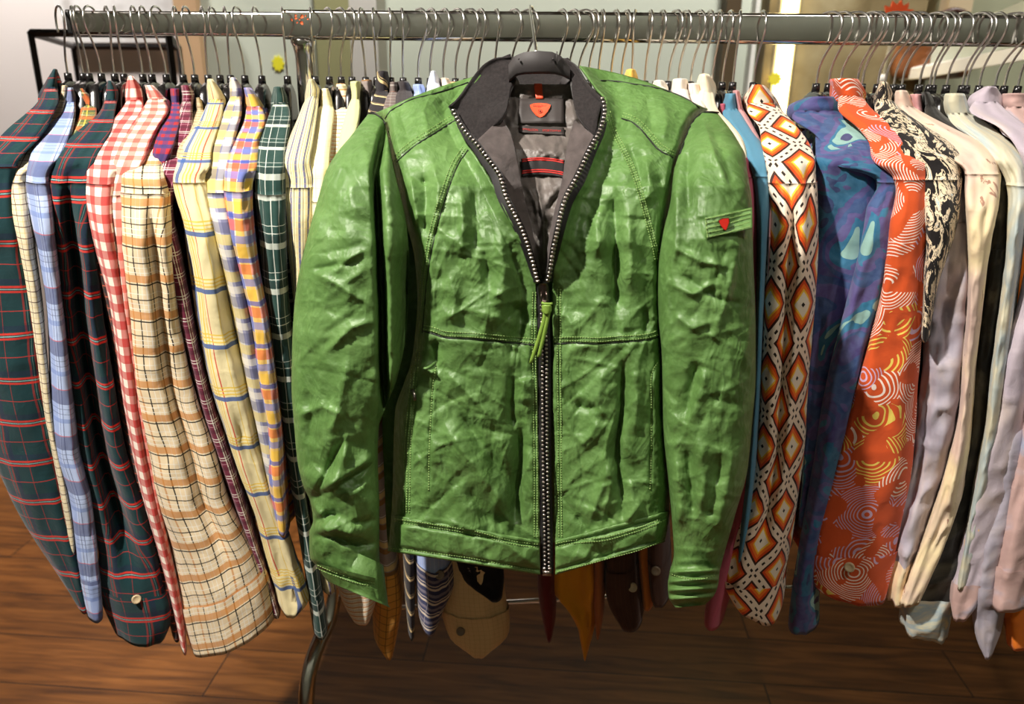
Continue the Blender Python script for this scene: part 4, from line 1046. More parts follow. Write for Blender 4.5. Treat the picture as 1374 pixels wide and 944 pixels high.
SLp = [(494,153,512,154),(471,182,519,178),(452,205,524,205),(437,231,531,238),(428,262,538,265),(414,312,546,306),(401,367,549,360),(395,409,548,405),(392,465,543,460),(391,520,532,510),(393,550,518,545),(395,575,508,575),
       (399,618,507,615),(407,652,508,648),(416,672,509,675),(420,698,509,700),(415,715,509,718),(415,735,509,740),(416,748,510,765),(423,757,510,779)]
CLp = [(422,755,511,777),(430,766,514,793),(436,775,518,806),(440,780,524,815)]
SRp = [(942,150,963,152),(927,167,982,176),(919,184,992,192),(910,210,1000,208),(904,231,1003,231),(900,268,1009,272),(890,312,1010,312),(884,354,1011,354),(883,392,1013,400),(884,430,1014,450),(888,476,1014,500),
       (890,571,1009,570),(897,646,1003,630),(902,703,986,692),(904,744,970,749),(898,768,966,765)]
CRp = [(899,764,966,762),(896,785,964,782),(897,800,959,797),(906,815,946,811)]
for pr, cp, dsp, key, nr in ((SLp, CLp, dsL, 'SL', 300), (SRp, CRp, dsR, 'SR', 300)):
    P, uv = sleeve(pr, nr, 150, .042, .03, dsp, key)
    o = MB().grid(P, wrap=True, uv=uv, cap0=True, cap1=True).build('sleeve', LEATHER); localize(o, JK); GRIDS[key][3] = o
    dc = lambda px, py, s, T: wrink(px, py, 190, (400, 740, 970, 820), .5, .6) + .004 + (.003*np.sin(T*26)*(key == 'SR') - .004*np.exp(-((T-.3)/.07)**2)*(key == 'SL'))
    P, uv = sleeve(cp, 40, 100, .045, .033, dc, key+'c')
    c0 = P[-1].mean(0)
    inn = np.array([c0+(P[-1]-c0)*.93, c0+(P[-1]-c0)*.88+(0, .002, .02), c0+(P[-1]-c0)*.8+(0, .004, .05)])
    o = MB().grid(np.concatenate([P, inn], 0), wrap=True, cap1=True).build('cuff', LEATHER); localize(o, JK); GRIDS[key+'c'][3] = o

# stitched seams
Lf = Lines()
Lf.pipe('L', S_SH_L); Lf.pipe('L', S_YK_L); Lf.pipe('L', S_PR_L, .0006); Lf.pipe('L', S_WA_L, .0007)
Lf.stitch('L', S_YK_L, (-4, -8)); Lf.stitch('L', S_PR_L, (4, 8)); Lf.stitch('L', S_WA_L, (-3, -8)); Lf.stitch('L', S_SD_L, (0, 4, 8)); Lf.stitch('L', S_PK_L); Lf.stitch('L', S_ZP_L, (-3, 1)); Lf.stitch('L', S_AH_L, (-2,)); Lf.done(JK, 'L')
Rt = Lines()
Rt.pipe('R', S_SH_R); Rt.pipe('R', S_YK_R); Rt.pipe('R', S_WA_R, .0007)
Rt.stitch('R', S_YK_R, (-4, -8)); Rt.stitch('R', S_PR_R, (-3, 0, 3)); Rt.stitch('R', S_WA_R, (-3, -8)); Rt.stitch('R', S_PK_R); Rt.stitch('R', S_ZP_R, (-3, 1)); Rt.done(JK, 'R')
for key, pts, e in (('HL', S_HM_L, [(521,735),(560,739),(600,744),(640,750),(680,758),(722,766)]), ('HR', S_HM_R, [(748,767),(780,759),(820,748),(860,737),(890,725)])):
    h_ = Lines(); h_.stitch(key, [(x, y+5) for x, y in pts], (0, 4)); h_.stitch(key, e, (0,)); h_.done(JK, key)
h_ = Lines(); h_.stitch('SLc', [(426,758),(450,768),(480,778),(508,783)], (0, 4)); h_.done(JK, 'SLc')
h_ = Lines(); h_.stitch('SRc', [(901,770),(920,776),(945,776),(962,770)], (0,)); h_.done(JK, 'SRc')

# armhole welts
for pts, key in (([(494,152),(500,151),(506,154),(513,160),(518,168)], 'SL'), ([(964,151),(952,150),(943,151),(934,158),(927,168),(921,182),(916,196),(911,210)], 'SR')):
    localize(MB().tube([at(x, y, ydepth(key, x, y, .0012)) for x, y in resample(pts, 3)], .0009, 7).build('armhole_piping', PIPE), JK)

# collar wings of black knit
def dispC(px, py, s, T):
    return .012 - .026*s*T**.5 + .004*vn(px/22, py/22, 0, 3) + .008*np.exp(-(s/.08)**2)
CL = [(686,76,686,106),(668,77,683,126),(652,84,679,146),(636,101,671,160),(620,124,656,175),(606,141,640,190)]
CR = [(760,78,764,106),(774,88,768,130),(788,110,772,150),(798,122,780,166),(806,129,791,178),(811,133,799,184)]
panel('collar', CL, 40, 60, dispC, KNIT, solid=.006, tag_='CL')
panel('collar', CR, 36, 60, dispC, KNIT, solid=.006, tag_='CR')
# back of the collar standing behind the neck
bk = [(686,76,762,78),(687,92,763,92),(688,112,762,112),(690,122,760,122)]
panel('collar_back', bk, 30, 16, lambda px, py, s, T: -.07 - .024*np.sin(PI*s) - .01*T, KNIT, solid=.005, tag_='CB')
cg = MB()
# lining inside the neck opening
def dispI(px, py, s, T):
    W = folds(px, py, [([(698,175),(715,195),(722,203)], 2.5, -.004), ([(716,190),(730,205),(732,212)], 5, .004), ([(745,185),(742,205),(748,215)], 4, .004), ([(720,240),(728,290),(729,370)], 3, .005), ([(705,245),(718,270),(724,310)], 3, .004),
        ([(755,255),(742,270),(734,285)], 4, -.004), ([(690,125),(694,145),(690,160)], 3, .004), ([(764,130),(768,150),(774,165)], 4, .004), ([(700,118),(712,122)], 3, .003), ([(735,120),(750,118),(762,122)], 3, .003)])
    return np.interp(py, [108, 170, 220, 300, 380], [-.012, -.065, -.07, -.06, -.022]) + W + .004*vn(px/14, py/20, 0, 8) + .002*vn(px/7, py/9, 0, 18)
panel('lining', [(680,113,768,113),(674,150,776,150),(668,180,786,180),(676,240,770,240),(690,300,756,300),(716,378,736,378)], 70, 160, dispI, SATIN, tag_='LN')
panel('facing', [(638,190,672,158),(652,210,686,180),(670,234,697,228),(682,268,703,262),(704,316,714,306),(722,378,727,372)], 24, 70, lambda px, py, s, T: .008-.030*s + .002*vn(px/14, py/14, 0, 9), FACING, tag_='FL')
panel('facing', [(798,184,772,163),(790,202,764,190),(775,236,757,240),(758,268,750,270),(747,312,742,305),(737,368,733,362)], 24, 70, lambda px, py, s, T: .012-.034*s + .002*vn(px/14, py/14, 0, 19), FACING, tag_='FR')
# woven labels, hang loop and tape on the lining
def patch(name, quad, mat, key='LN', lift=.0025, n=(14, 8), parent=None, bow=0):
    (a, b, c, d) = [np.array(q, float) for q in quad]
    u = np.linspace(0, 1, n[0]); v = np.linspace(0, 1, n[1])
    px = np.zeros((n[1], n[0])); py = px.copy()
    for i, vv in enumerate(v):
        for j, uu in enumerate(u):
            p = (a*(1-uu)+b*uu)*(1-vv)+(d*(1-uu)+c*uu)*vv; px[i, j], py[i, j] = p; py[i, j] -= bow*4*uu*(1-uu)
    Y = np.vectorize(lambda x, y: ydepth(key, x, y, 0))(px, py)
    co = np.polyfit(py.ravel(), Y.ravel(), 1); Y = np.minimum(np.polyval(co, py), Y) - lift
    o = MB().grid(at(px, py, Y), flip=True).build(name, mat)
    m = o.modifiers.new('t', 'SOLIDIFY'); m.thickness = .0008; m.offset = -1
    o.parent = parent or GRIDS[key][3]; GRIDS[name+key] = (px, py, Y, parent or GRIDS[key][3])
    return o
lab = patch('neck_label', [(697,132),(756,132),(757,165),(696,165)], LABEL); lab['label'] = 'dark woven neck label'
patch('hang_loop', [(717,112),(727,112),(729,132),(719,132)], REDL, lift=.005, n=(5, 8))['label'] = 'red hang loop'
# orange shield badge
def shield(name, pts, mat, Y, parent, th=.0012):
    Yf = Y if callable(Y) else (lambda x, y: Y)
    p = [at(x, y, Yf(x, y)) for x, y in pts]; q = [at(x, y, Yf(x, y)+th) for x, y in pts]; n = len(pts)
    mb = MB().add([*p, *q], [tuple(range(n))[::-1], tuple(range(n, 2*n))] + [(i, (i+1) % n, n+(i+1) % n, n+i) for i in range(n)])
    o = mb.build(name, mat, smooth=False); o.parent = parent; return o
sh_pts = [(711,140.5),(716,138.7),(725,138),(734,138.7),(738.8,140.5),(738,144),(734.5,150),(730,155),(726,157.4),(724,157.4),(719,154.5),(714.5,149),(711.6,144)]
yb = ydepth('neck_labelLN', 725, 148, .0018)
ybf = lambda x, y: ydepth('neck_labelLN', x, y, .002)
bd = shield('badge', sh_pts, REDL, ybf, GRIDS['LN'][3]); bd['label'] = 'orange shield badge with dark script lettering'

def text(name, body, px, py, wpx, Y, mat, parent, rot=0.0, italic=0.0):
    cu = bpy.data.curves.new(name, 'FONT'); cu.body = body; cu.size = 1.0; cu.align_x = 'CENTER'; cu.align_y = 'CENTER'; cu.extrude = .002; cu.shear = italic
    to = bpy.data.objects.new(name, cu); COL.objects.link(to)
    bpy.context.view_layer.update()
    me = bpy.data.meshes.new_from_object(to.evaluated_get(bpy.context.evaluated_depsgraph_get()))
    wid = max(v.co.x for v in me.vertices) - min(v.co.x for v in me.vertices)
    bpy.data.objects.remove(to)
    o = bpy.data.objects.new(name, me); COL.objects.link(o); me.materials.append(mat)
    c0 = Vector(at(px, py, Y)); ex = Vector(at(px+10, py+10*math.tan(rot), Y)) - c0; k_ = ex.length/(10/math.cos(rot)); ex.normalize()
    nn = (Vector(CAM)-c0); nn = Vector((0, -1, .15)).normalized(); ey = nn.cross(ex).normalized(); nn = ex.cross(ey)
    sc = wpx*k_/wid
    Mx = Matrix((( *(ex*sc), 0), (*(ey*sc), 0), (*(nn*sc), 0), (0, 0, 0, 1))).transposed()
    me.transform(Matrix.Translation(c0 + nn*.0004) @ Mx); o.parent = parent
    return o
DK = simple('dark_print', (96, 26, 20), .6)
text('badge_lettering', 'Strellson', 725, 142.6, 21, ybf(725, 142.6), DK, bd, italic=.3)
ring = MB().tube([at(725+2.6*math.cos(t), 149+2.6*math.sin(t), ybf(725, 149)-.0006) for t in np.linspace(0, 2*PI, 17)], .00022, 5)
ring.tube([at(725, 147.6, ybf(725, 149)-.0008), at(725, 150.4, ybf(725, 149)-.0008)], .0005, 5).tube([at(723.6, 149, ybf(725, 149)-.0008), at(726.4, 149, ybf(725, 149)-.0008)], .0005, 5)
ring.build('badge_cross', DK, bd)
st = patch('strip_label', [(696,168),(757,171),(757,180.5),(697,177)], LABEL, lift=.004); st['label'] = 'narrow dark strip label with red lettering'
ys = ydepth('strip_labelLN', 726, 175, .0012)
text('strip_lettering', 'STRELLSON  ·  SPORTSWEAR', 727, 174.8, 52, ys, REDT, st, rot=.045)
tp = patch('lining_tape', [(699,213),(758,215),(757,238),(701,236)], BLACKTAPE, lift=.005, n=(20, 8), bow=3.2)
for y0 in (0.06, .17, .74, .86):
    yy = lambda x: np.interp(x, [699, 758], [213, 215]) + y0*23
    m_ = MB().tube([at(x, yy(x)-3.2*4*((x-699)/59)*(1-(x-699)/59), ydepth('lining_tapeLN', x, yy(x)-3.2*4*((x-699)/59)*(1-(x-699)/59), .0006)) for x in np.linspace(700.5, 756.5, 24)], .00085, 6)
    o = m_.build('tape_line', REDT, tp)

# zipper: tape, teeth, slider and pull
TLp = [(608,148),(613,158),(625,177),(638,191),(654,212),(670,234),(680,266),(692,290),(703,314),(713,345),(722,378)]
TRp = [(808,132),(811,142),(811,152),(808,166),(804,177),(792,199),(775,235),(758,268),(747,312),(741,342),(737,368),(734,379)]
tp = MB(); te = MB(); teL, teR = MB(), MB()
def zdepth(key, x, y): return ydepth(key, x, y, .002)
for pts, key, sg in ((TLp, 'L', 1), (TRp, 'R', -1)):
    p = resample(pts, 5.4)
    t = np.gradient(p, axis=0); n = np.stack([t[:, 1], -t[:, 0]], 1); n /= np.linalg.norm(n, axis=1)[:, None]
    if sg < 0: n = -n      # towards the opening
    dep = np.array([ydepth(key, x, y, .003) for x, y in p])
    dep = np.convolve(np.r_[dep[:1], dep[:1], dep, dep[-1:], dep[-1:]], np.ones(5)/5, 'valid')
    wide = np.interp(p[:, 1], [140, 190, 240, 330, 378], [3, 9, 13, 9, 6])
    rows = []
    for i in range(len(p)):
        o_ = p[i] - n[i]*wide[i]; i_ = p[i] + n[i]*4
        rows.append([at(*o_, dep[i]+.004), at(*(p[i]-n[i]*2), dep[i]), at(*i_, dep[i]+.001)])
    tp.grid(np.array(rows), flip=(sg > 0)); tp.grid(np.array(rows)+(0, .0012, 0), flip=(sg < 0))
    for i in range(len(p)):
        a = at(*(p[i]-n[i]*3.2), dep[i]-.0012); b = at(*(p[i]+n[i]*2.6), dep[i]-.0016)
        (teL if sg > 0 else teR).tube([a, a+(b-a)*.3, a+(b-a)*.7, b], [.0012, .0017, .0016, .0011], 8)
# closed part
cx = lambda y: np.interp(y, [378, 480, 600, 700, 768], [728, 730.5, 731, 733, 734])
rows = [[at(cx(y)-8.5, y, ydepth('L', 722, y, -.001)), at(cx(y), y, min(ydepth('L', 722, y, .002), ydepth('R', 742, y, .002))), at(cx(y)+8.5, y, ydepth('R', 742, y, -.001))] for y in np.linspace(378, 770, 60)]
zd = lambda y: np.interp(y, np.linspace(378, 770, 60), [r_[1][1] for r_ in rows])
zq = np.array([r_[1][1] for r_ in rows]); zq = np.convolve(np.r_[[zq[0]]*4, zq, [zq[-1]]*4], np.ones(9)/9, 'valid')
for r_, z_ , y in zip(rows, zq, np.linspace(378, 770, 60)): r_[1] = at(cx(y), y, z_)
rows = np.array(rows); zd = lambda y: np.interp(y, np.linspace(378, 770, 60), zq)
tp.grid(rows, flip=True); tp.grid(rows+(0, .0012, 0))
for i, y in enumerate(np.arange(410, 764, 5.5)):
    for sg, dy_ in ((-1, 0), (1, 2.75)):
        a = at(cx(y)+sg*4.6, y+dy_, zd(y)-.0010); b = at(cx(y)+sg*1.2, y+dy_, zd(y)-.0018)
        te.tube([a, a+(b-a)*.5, b], [.0011, .0015, .0010], 7)
for sg in (-1, 1):
    te.box(at(cx(762)+sg*3.4, 763, zd(762)-.0015), (.0042, .003, .004))
te.box(at(cx(767), 768, zd(766)-.0016), (.0095, .004, .0055))
localize(tp.build('zipper_tape', BLACKTAPE), JK)
for q_ in (teL, teR, te): localize(q_.build('zipper_teeth', TEETH), JK)
sl = MB()
prof = [(380, 4.5), (384, 7), (390, 7), (398, 5.5), (405, 5)]
R_top = np.array([[at(729+wd*q, y, zd(y)-.0058+.0022*abs(q)**2) for q in np.linspace(-1, 1, 9)] for y, wd in prof])
R_bot = np.array([[at(729+wd*q, y, zd(y)-.0005) for q in np.linspace(-1, 1, 9)] for y, wd in prof])
ringg = np.concatenate([R_top, R_bot[:, ::-1]], 1)
sl.grid(ringg, wrap=True, cap0=True, cap1=True, flip=True)
sl.tube([at(726.5, 392, zd(392)-.007), at(726, 398, zd(392)-.0095), at(727, 404, zd(392)-.0085), at(731, 405, zd(400)-.0085), at(734.5, 403, zd(400)-.009), at(733.5, 396, zd(392)-.0095), at(733, 391, zd(392)-.007)], .0009, 8)
so = sl.build('zipper_slider', simple('dark_steel_slider', (120, 104, 98), .3, 1.0)); localize(so, JK)
pl = MB()
pl.tube([at(727, 406, zd(400)-.0095), at(729.5, 407, zd(400)-.0105), at(739, 407.5, zd(400)-.0105), at(741, 407, zd(400)-.0095)], .0012, 8)
pl.grid(np.array([[at(733.5 + wq*math.cos(a), y, zd(410)-.009 - .0042*math.sin(a)) for a in np.linspace(0, 2*PI, 16, endpoint=False)] for y, wq in ((409, 6.2), (411, 7), (413.5, 6.4), (415, 6.8), (417, 6.6), (420, 5.2), (421.5, 4))]), wrap=True, cap0=True, cap1=True)
for dx, L, lean in ((-1.6, 68, 20), (1.9, 60, 13)):
    ys_ = np.linspace(419, 419+L, 14); q_ = (ys_-419)/L
    rows = []
    for y, q in zip(ys_, q_):
        x = 733.5 + dx - lean*q**1.2 ; wq = 3.2-.6*q
        rows.append([at(x + wq*math.cos(a), y, zd(y)-.0085 + .003*q - .0018*math.sin(a)) for a in np.linspace(0, 2*PI, 10, endpoint=False)])
    pl.grid(np.array(rows), wrap=True, cap0=True, cap1=True)
po = pl.build('zipper_pull', PULLM); localize(po, JK); po['label'] = 'green leather zipper pull of two strands'

# sleeve strap with red shield
qd = [(946,292),(1009,278),(1009.5,305),(949,320)]
patch('sleeve_strap', qd, LEATHER, key='SR', lift=.0015, n=(24, 10), parent=GRIDS['SR'][3])
h_ = Lines()
for v in (.06, .28, .5, .72, .94):
    h_.stitch('sleeve_strapSR', [(946+3*v, 292+28*v), (968+2*v, 287.3+28*v), (990+1*v, 282.5+27*v), (1008.5, 278.5+26*v)], (0,), 2.6)
h_.stitch('sleeve_strapSR', [(947,293),(948,306),(949.5,319)], (0,), 2.6)
rp = [(964.5,296),(970,293.2),(977.5,293),(978.3,297),(976.5,303),(974,308.6),(971,307),(967,302)]
yb2 = ydepth('sleeve_strapSR', 971, 300, .003)
cpt = np.mean(rp, 0)
o = shield('sleeve_badge', [tuple(cpt+(np.array(p)-cpt)*1.14) for p in rp], PIPE, yb2, GRIDS['SR'][3], .003)
o = shield('sleeve_badge_face', rp, simple('red_enamel', (206, 46, 36), .25), yb2-.0008, o, .001); o['label'] = 'red enamel shield'
for pr_ in (('L', 'pocket_edge', [(586,484),(572,494),(566,493)]),): 
    m_ = MB().tube([at(x, y, ydepth('L', x, y, .001)) for x, y in resample(pr_[2], 3)], .0016, 6); localize(m_.build(pr_[1], LEATHER), JK)
zp = MB().tube([at(x, y, ydepth('L', x, y, .002)) for x, y in ((553, 522), (556, 530), (557, 537))], .0022, 8); localize(zp.build('pocket_zipper_end', TEETH), JK)

# its hanger
hx = at(722, 84, -.135)
JH = thing('clothes_hanger', hx, 'wide black plastic hanger carrying the green leather jacket', 'hanger')
HP = simple('matt_black_hanger_plastic', (58, 54, 54), .6)
tt = np.linspace(0, 1, 25)
topx = np.interp(tt, [0, .1, .25, .5, .75, .88, 1], [682, 690, 703, 722, 741, 753, 765]); topy = np.interp(tt, [0, .1, .25, .5, .75, .88, 1], [87, 75, 70, 68, 69.5, 75, 91])
botx = np.interp(tt, [0, 1], [683, 765]); boty = np.interp(tt, [0, .12, .25, .5, .75, .88, 1], [110, 101, 99, 98.5, 99, 102, 107])
vv = np.linspace(0, 1, 9)
px = topx[None]*(1-vv[:, None])+botx[None]*vv[:, None]; py = topy[None]*(1-vv[:, None])+boty[None]*vv[:, None]
Yp = -.150 - .012*np.sin(PI*tt)[None]*np.ones((9, 1)) - .003*np.sin(PI*vv)[:, None]
Pf = at(px, py, Yp); Pb = Pf + (0, .014, 0)
mb = MB().grid(np.concatenate([Pf, Pb[::-1]], 0), flip=True)
for e in (0, -1): mb.add(np.concatenate([Pf[:, e], Pb[:, e]]), [(i, i+1, 9+i+1, 9+i) for i in range(8)])
mb.add(np.concatenate([Pf[0], Pb[0]]), [(i, i+1, 25+i+1, 25+i) for i in range(24)])
for sx, ex_, ey_ in ((690, 560, 190), (758, 905, 190)):
    a = at(sx, 108, -.112); b = at(ex_, ey_, YJ(ey_)+.03)
    pts = [a, a*.66+b*.34+(0, .012, -.002), a*.33+b*.67+(0, .012, -.002), b]
    mb.tube(smoothpath(pts, 16), [.009]*13+[.009, .008, .004], 14)
for x in (696, 742): mb.tube([at(x, 79, -.1615), at(x, 79, -.1645)], .0011, 8)
mb.box(at(747, 78, -.162), (.0012, .002, .014))
localize(mb.build('hanger_body', HP), JH)
hk = MB().tube(smoothpath([at(719.5, 70, -.150), at(718, 58, -.132), at(715.5, 40, -.098), at(713, 22, -.055), at(711, 10, -.022), at(712, 8.2, -.004)+(0, 0, .0), at(714, 10, .010), at(716, 18, .018), at(717, 30, .0185)], 50), .0017, 10)
localize(hk.build('hook', WIRE), JH)['label'] = 'bright chrome hook'
# ------------------------------------------------------------------ rack
CHROME = None
k = NT('worn_chrome'); uv = k.n('ShaderNodeTexCoord').outputs['Object']
n = k.n('ShaderNodeTexNoise', i_Vector=uv, i_Scale=40.0, i_Detail=5.0)
k.base(lin((205, 202, 196))); k.set(Metallic=1.0)
k.link(k.ramp(n.outputs[0], [(.35, (.10, .10, .10, 1)), (.75, (.24, .24, .24, 1))]).outputs[0], k.p.inputs['Roughness'])
CHROME = k.m
def rrect(w, h, r, n=5):
    pts = []
    for cx, cy, a0 in ((w/2-r, h/2-r, 0), (-w/2+r, h/2-r, PI/2), (-w/2+r, -h/2+r, PI), (w/2-r, -h/2+r, 1.5*PI)):
        for a in np.linspace(a0, a0+PI/2, n): pts.append((cx+r*math.cos(a), cy+r*math.sin(a)))
    return pts
RX0, RXM, RX1 = float(at(99, 34, 0)[0]), float(at(383, 34, 0)[0]), float(at(1374, 45, 0)[0])+.55
zc = RAIL_TOP - RAIL_H/2
def bar(mb, x0, x1, w, h, r, zc):
    q = rrect(w, h, r)
    mb.grid(np.array([[(x, a, zc+b) for a, b in q] for x in (x0, x1)]), wrap=True, cap0=True, cap1=True)
RK = thing('clothes_rack', (float(at(407, 60, 0)[0]), 0, 0), 'long chrome clothes rack whose rail carries all the shirts', 'clothes rack')
m = MB(); bar(m, RXM, RX1, .020, RAIL_H, .005, zc); localize(m.build('rail', CHROME, smooth=True), RK)
m = MB(); bar(m, RX0, RXM+.05, .015, RAIL_H-.006, .004, zc); localize(m.build('rail_extension', CHROME, smooth=True), RK)
m = MB(); bar(m, RX0-.004, RX0+.001, .018, RAIL_H-.004, .004, zc); localize(m.build('end_cap', simple('black_cap', (24, 24, 24), .4)), RK)
for o in RK.children:
    o.modifiers.new('es', 'EDGE_SPLIT').split_angle = .6
RUST = simple('orange_sticker_residue', (214, 96, 50), .7)
m = MB()
rg = np.random.RandomState(3)
for _ in range(9):
    c_ = at(402+rg.normal(0, 6), 24+rg.normal(0, 3.5), -.0105); r_ = rg.uniform(.0008, .0028)
    pts = [c_ + (r_*math.cos(a)*rg.uniform(.7, 1.3), 0, r_*math.sin(a)*rg.uniform(.7, 1.3)) for a in np.linspace(0, 2*PI, 9, endpoint=False)]
    m.add([*pts, *[p+(0, .0006, 0) for p in pts]], [tuple(range(9))]+[(i, (i+1) % 9, 9+(i+1) % 9, 9+i) for i in range(9)])
localize(m.build('sticker_residue', RUST), RK)
PXX = float(at(407, 60, 0)[0])
pr = at(438, 838, -.03); 
m = MB().tube([(PXX, 0, zc-RAIL_H/2+.001), (PXX, 0, zc-RAIL_H/2-.004), (PXX, 0, zc-RAIL_H/2-.010), (PXX, 0, zc-RAIL_H/2-.02), (PXX, 0, 1.0), (PXX, 0, .62)], [.016, .0165, .014, .0118, .0112, .0112], 24)
localize(m.build('post', CHROME), RK)
pts = smoothpath([(PXX, 0, .64), (PXX, -.004, .58), at(441, 832, -.035), at(427, 862, -.065), at(415, 900, -.095), at(411, 944, -.115), at(412, 985, -.125), np.array([at(412, 985, -.125)[0], -.16, .10]), np.array([at(412, 985, -.125)[0], -.22, .05])], 60)
m = MB().tube(pts, .0128, 22); localize(m.build('leg', CHROME), RK)
zb = float(at(620, 810, .0)[2])
a = at_floor(np.array(470.), np.array(818.), zb); b = at_floor(np.array(1000.), np.array(791.), zb)
a = a.reshape(3); b = b.reshape(3); b = a + (b-a)*1.9
m = MB().tube([a, a*.5+b*.5, b], .0042, 12); localize(m.build('cross_bar', CHROME), RK)
PX2 = RX1-.12
m = MB().tube([(PX2, 0, zc-RAIL_H/2), (PX2, 0, .64)], .0112, 16).tube(smoothpath([(PX2, 0, .66), (PX2, -.004, .58), (PX2, -.09, .4), (PX2, -.13, .2), (PX2, -.22, .05)], 30), .0128, 16)
localize(m.build('post', CHROME), RK)
m = MB()
for x, y in ((PXX-.02, -.23), (PX2, -.23)):
    m.tube([(x-.012, y, .025), (x+.012, y, .025)], .025, 20)
lx = pts[-1]
localize(MB().tube([(lx[0]-.012, lx[1], .024), (lx[0]+.012, lx[1], .024)], .024, 20).build('caster', simple('black_caster', (22, 22, 22), .5)), RK)
localize(MB().tube([(PX2-.012, -.22, .024), (PX2+.012, -.22, .024)], .024, 20).build('caster', simple('black_caster2', (22, 22, 22), .5)), RK)

# ------------------------------------------------------------------ floor and walls
k = NT('wood_plank_floor'); oc = k.n('ShaderNodeTexCoord').outputs['Object']
mp = k.n('ShaderNodeMapping', i_Vector=oc); mp.inputs['Location'].default_value = (.31, .052, 0)
br = k.n('ShaderNodeTexBrick', i_Vector=mp.outputs[0], i_Scale=1.0); br.offset = .37
for nm, v in (('Mortar Size', .0016), ('Brick Width', 1.3), ('Row Height', .158), ('Bias', 0.0)): br.inputs[nm].default_value = v
br.inputs['Color1'].default_value = (.25, .25, .25, 1); br.inputs['Color2'].default_value = (.75, .75, .75, 1); br.inputs['Mortar'].default_value = (0, 0, 0, 1)
mg = k.n('ShaderNodeMapping', i_Vector=oc); mg.inputs['Scale'].default_value = (1.6, 16, 1)
va = k.n('ShaderNodeVectorMath', operation='MULTIPLY_ADD'); k.link(br.outputs[0], va.inputs[0]); va.inputs[1].default_value = (7, 3, 0); k.link(mg.outputs[0], va.inputs[2])
gr = k.n('ShaderNodeTexNoise', i_Vector=va.outputs[0], i_Scale=3.0, i_Detail=8.0, i_Distortion=.8)
col = k.ramp(gr.outputs[0], [(.25, lin((68, 40, 18))), (.5, lin((112, 70, 31))), (.75, lin((140, 92, 46)))]).outputs[0]
tone = k.ramp(br.outputs[0], [(0, (.62, .60, .6, 1)), (1, (1.12, 1.08, 1.05, 1))]).outputs[0]
col = k.mix(1.0, col, tone, 'MULTIPLY')
col = k.mix(br.outputs['Fac'], col, lin((22, 12, 8)))
k.base(col); k.set(Roughness=.42); k.p.inputs['Specular IOR Level'].default_value = .35
hb = k.math('SUBTRACT', k.math('MULTIPLY', gr.outputs[0], .25), k.math('MULTIPLY', br.outputs['Fac'], 1.0)); k.bump(hb, .4, .002)
m = MB().box((0, -.2, -.02), (7, 6, .04)); tag(m.build('floor', k.m, smooth=False), kind='structure')

def wallmat(name, rgb, var=.06, scale=2.5, rough=.75):
    k = NT(name); n = k.n('ShaderNodeTexNoise', i_Vector=k.n('ShaderNodeTexCoord').outputs['Object'], i_Scale=scale, i_Detail=5.0)
    c1 = tuple(max(0, v*(1-var)) for v in lin(rgb)[:3])+(1,); c2 = tuple(min(1, v*(1+var)) for v in lin(rgb)[:3])+(1,)
    k.base(k.ramp(n.outputs[0], [(.3, c1), (.7, c2)]).outputs[0]); k.set(Roughness=rough); return k.m
WY = 1.55
def xw(px, y=60, Y=WY): return float(at(px, y, Y)[0])
def struct(o): return tag(o, kind='structure')
GW = wallmat('pale_sage_paint', (196, 202, 186), .03)
struct(MB().box((0, WY+.06, 1.5), (7, .1, 3.0)).build('wall_back', GW, smooth=False))
struct(MB().box((-3.45, -.2, 1.5), (.1, 6, 3.0)).build('wall_left', wallmat('rose_white_paint', (214, 204, 200), .03), smooth=False))
struct(MB().box((3.45, -.2, 1.5), (.1, 6, 3.0)).build('wall_right', GW, smooth=False))
struct(MB().box((0, -3.15, 1.5), (7, .1, 3.0)).build('wall_front', GW, smooth=False))
struct(MB().box((0, -.2, 3.05), (7, 6, .1)).build('ceiling', wallmat('ceiling_paint', (120, 116, 110), .02), smooth=False))
# pinkish white wall section at the far left, standing forward
x1 = xw(262)
struct(MB().box(((x1-3.4)/2, WY-.02, 1.5), (3.4+x1, .07, 3.0)).build('trim_1', wallmat('rose_white_plaster', (222, 212, 208), .03), smooth=False))
struct(MB().box(((xw(434)+xw(483))/2, WY-.03, 1.5), (xw(483)-xw(434), .08, 3.0)).build('trim_2', wallmat('olive_paint', (150, 148, 104), .05), smooth=False))
struct(MB().box(((xw(483)+xw(518))/2, WY-.05, 1.5), (xw(518)-xw(483), .12, 3.0)).build('trim_3', wallmat('grey_white_column', (206, 202, 194), .04), smooth=False))
struct(MB().box(((xw(963)+xw(982))/2, WY-.04, 1.5), (xw(982)-xw(963), .10, 3.0)).build('trim_4', wallmat('dark_bronze_strip', (70, 54, 28), .1), smooth=False))
struct(MB().box((xw(1006), WY-.02, 1.5), (.012, .08, 3.0)).build('trim_5', wallmat('white_bead', (232, 230, 222), .02), smooth=False))
struct(MB().box(((xw(300)+3.38)/2, WY-.075, .45), (3.38-xw(300), .17, .9)).build('bounce_absorber_back', wallmat('dark_bounce_absorber', (40, 28, 22), .1), smooth=False))  # unseen dark block added low on the back wall to cut bounce light
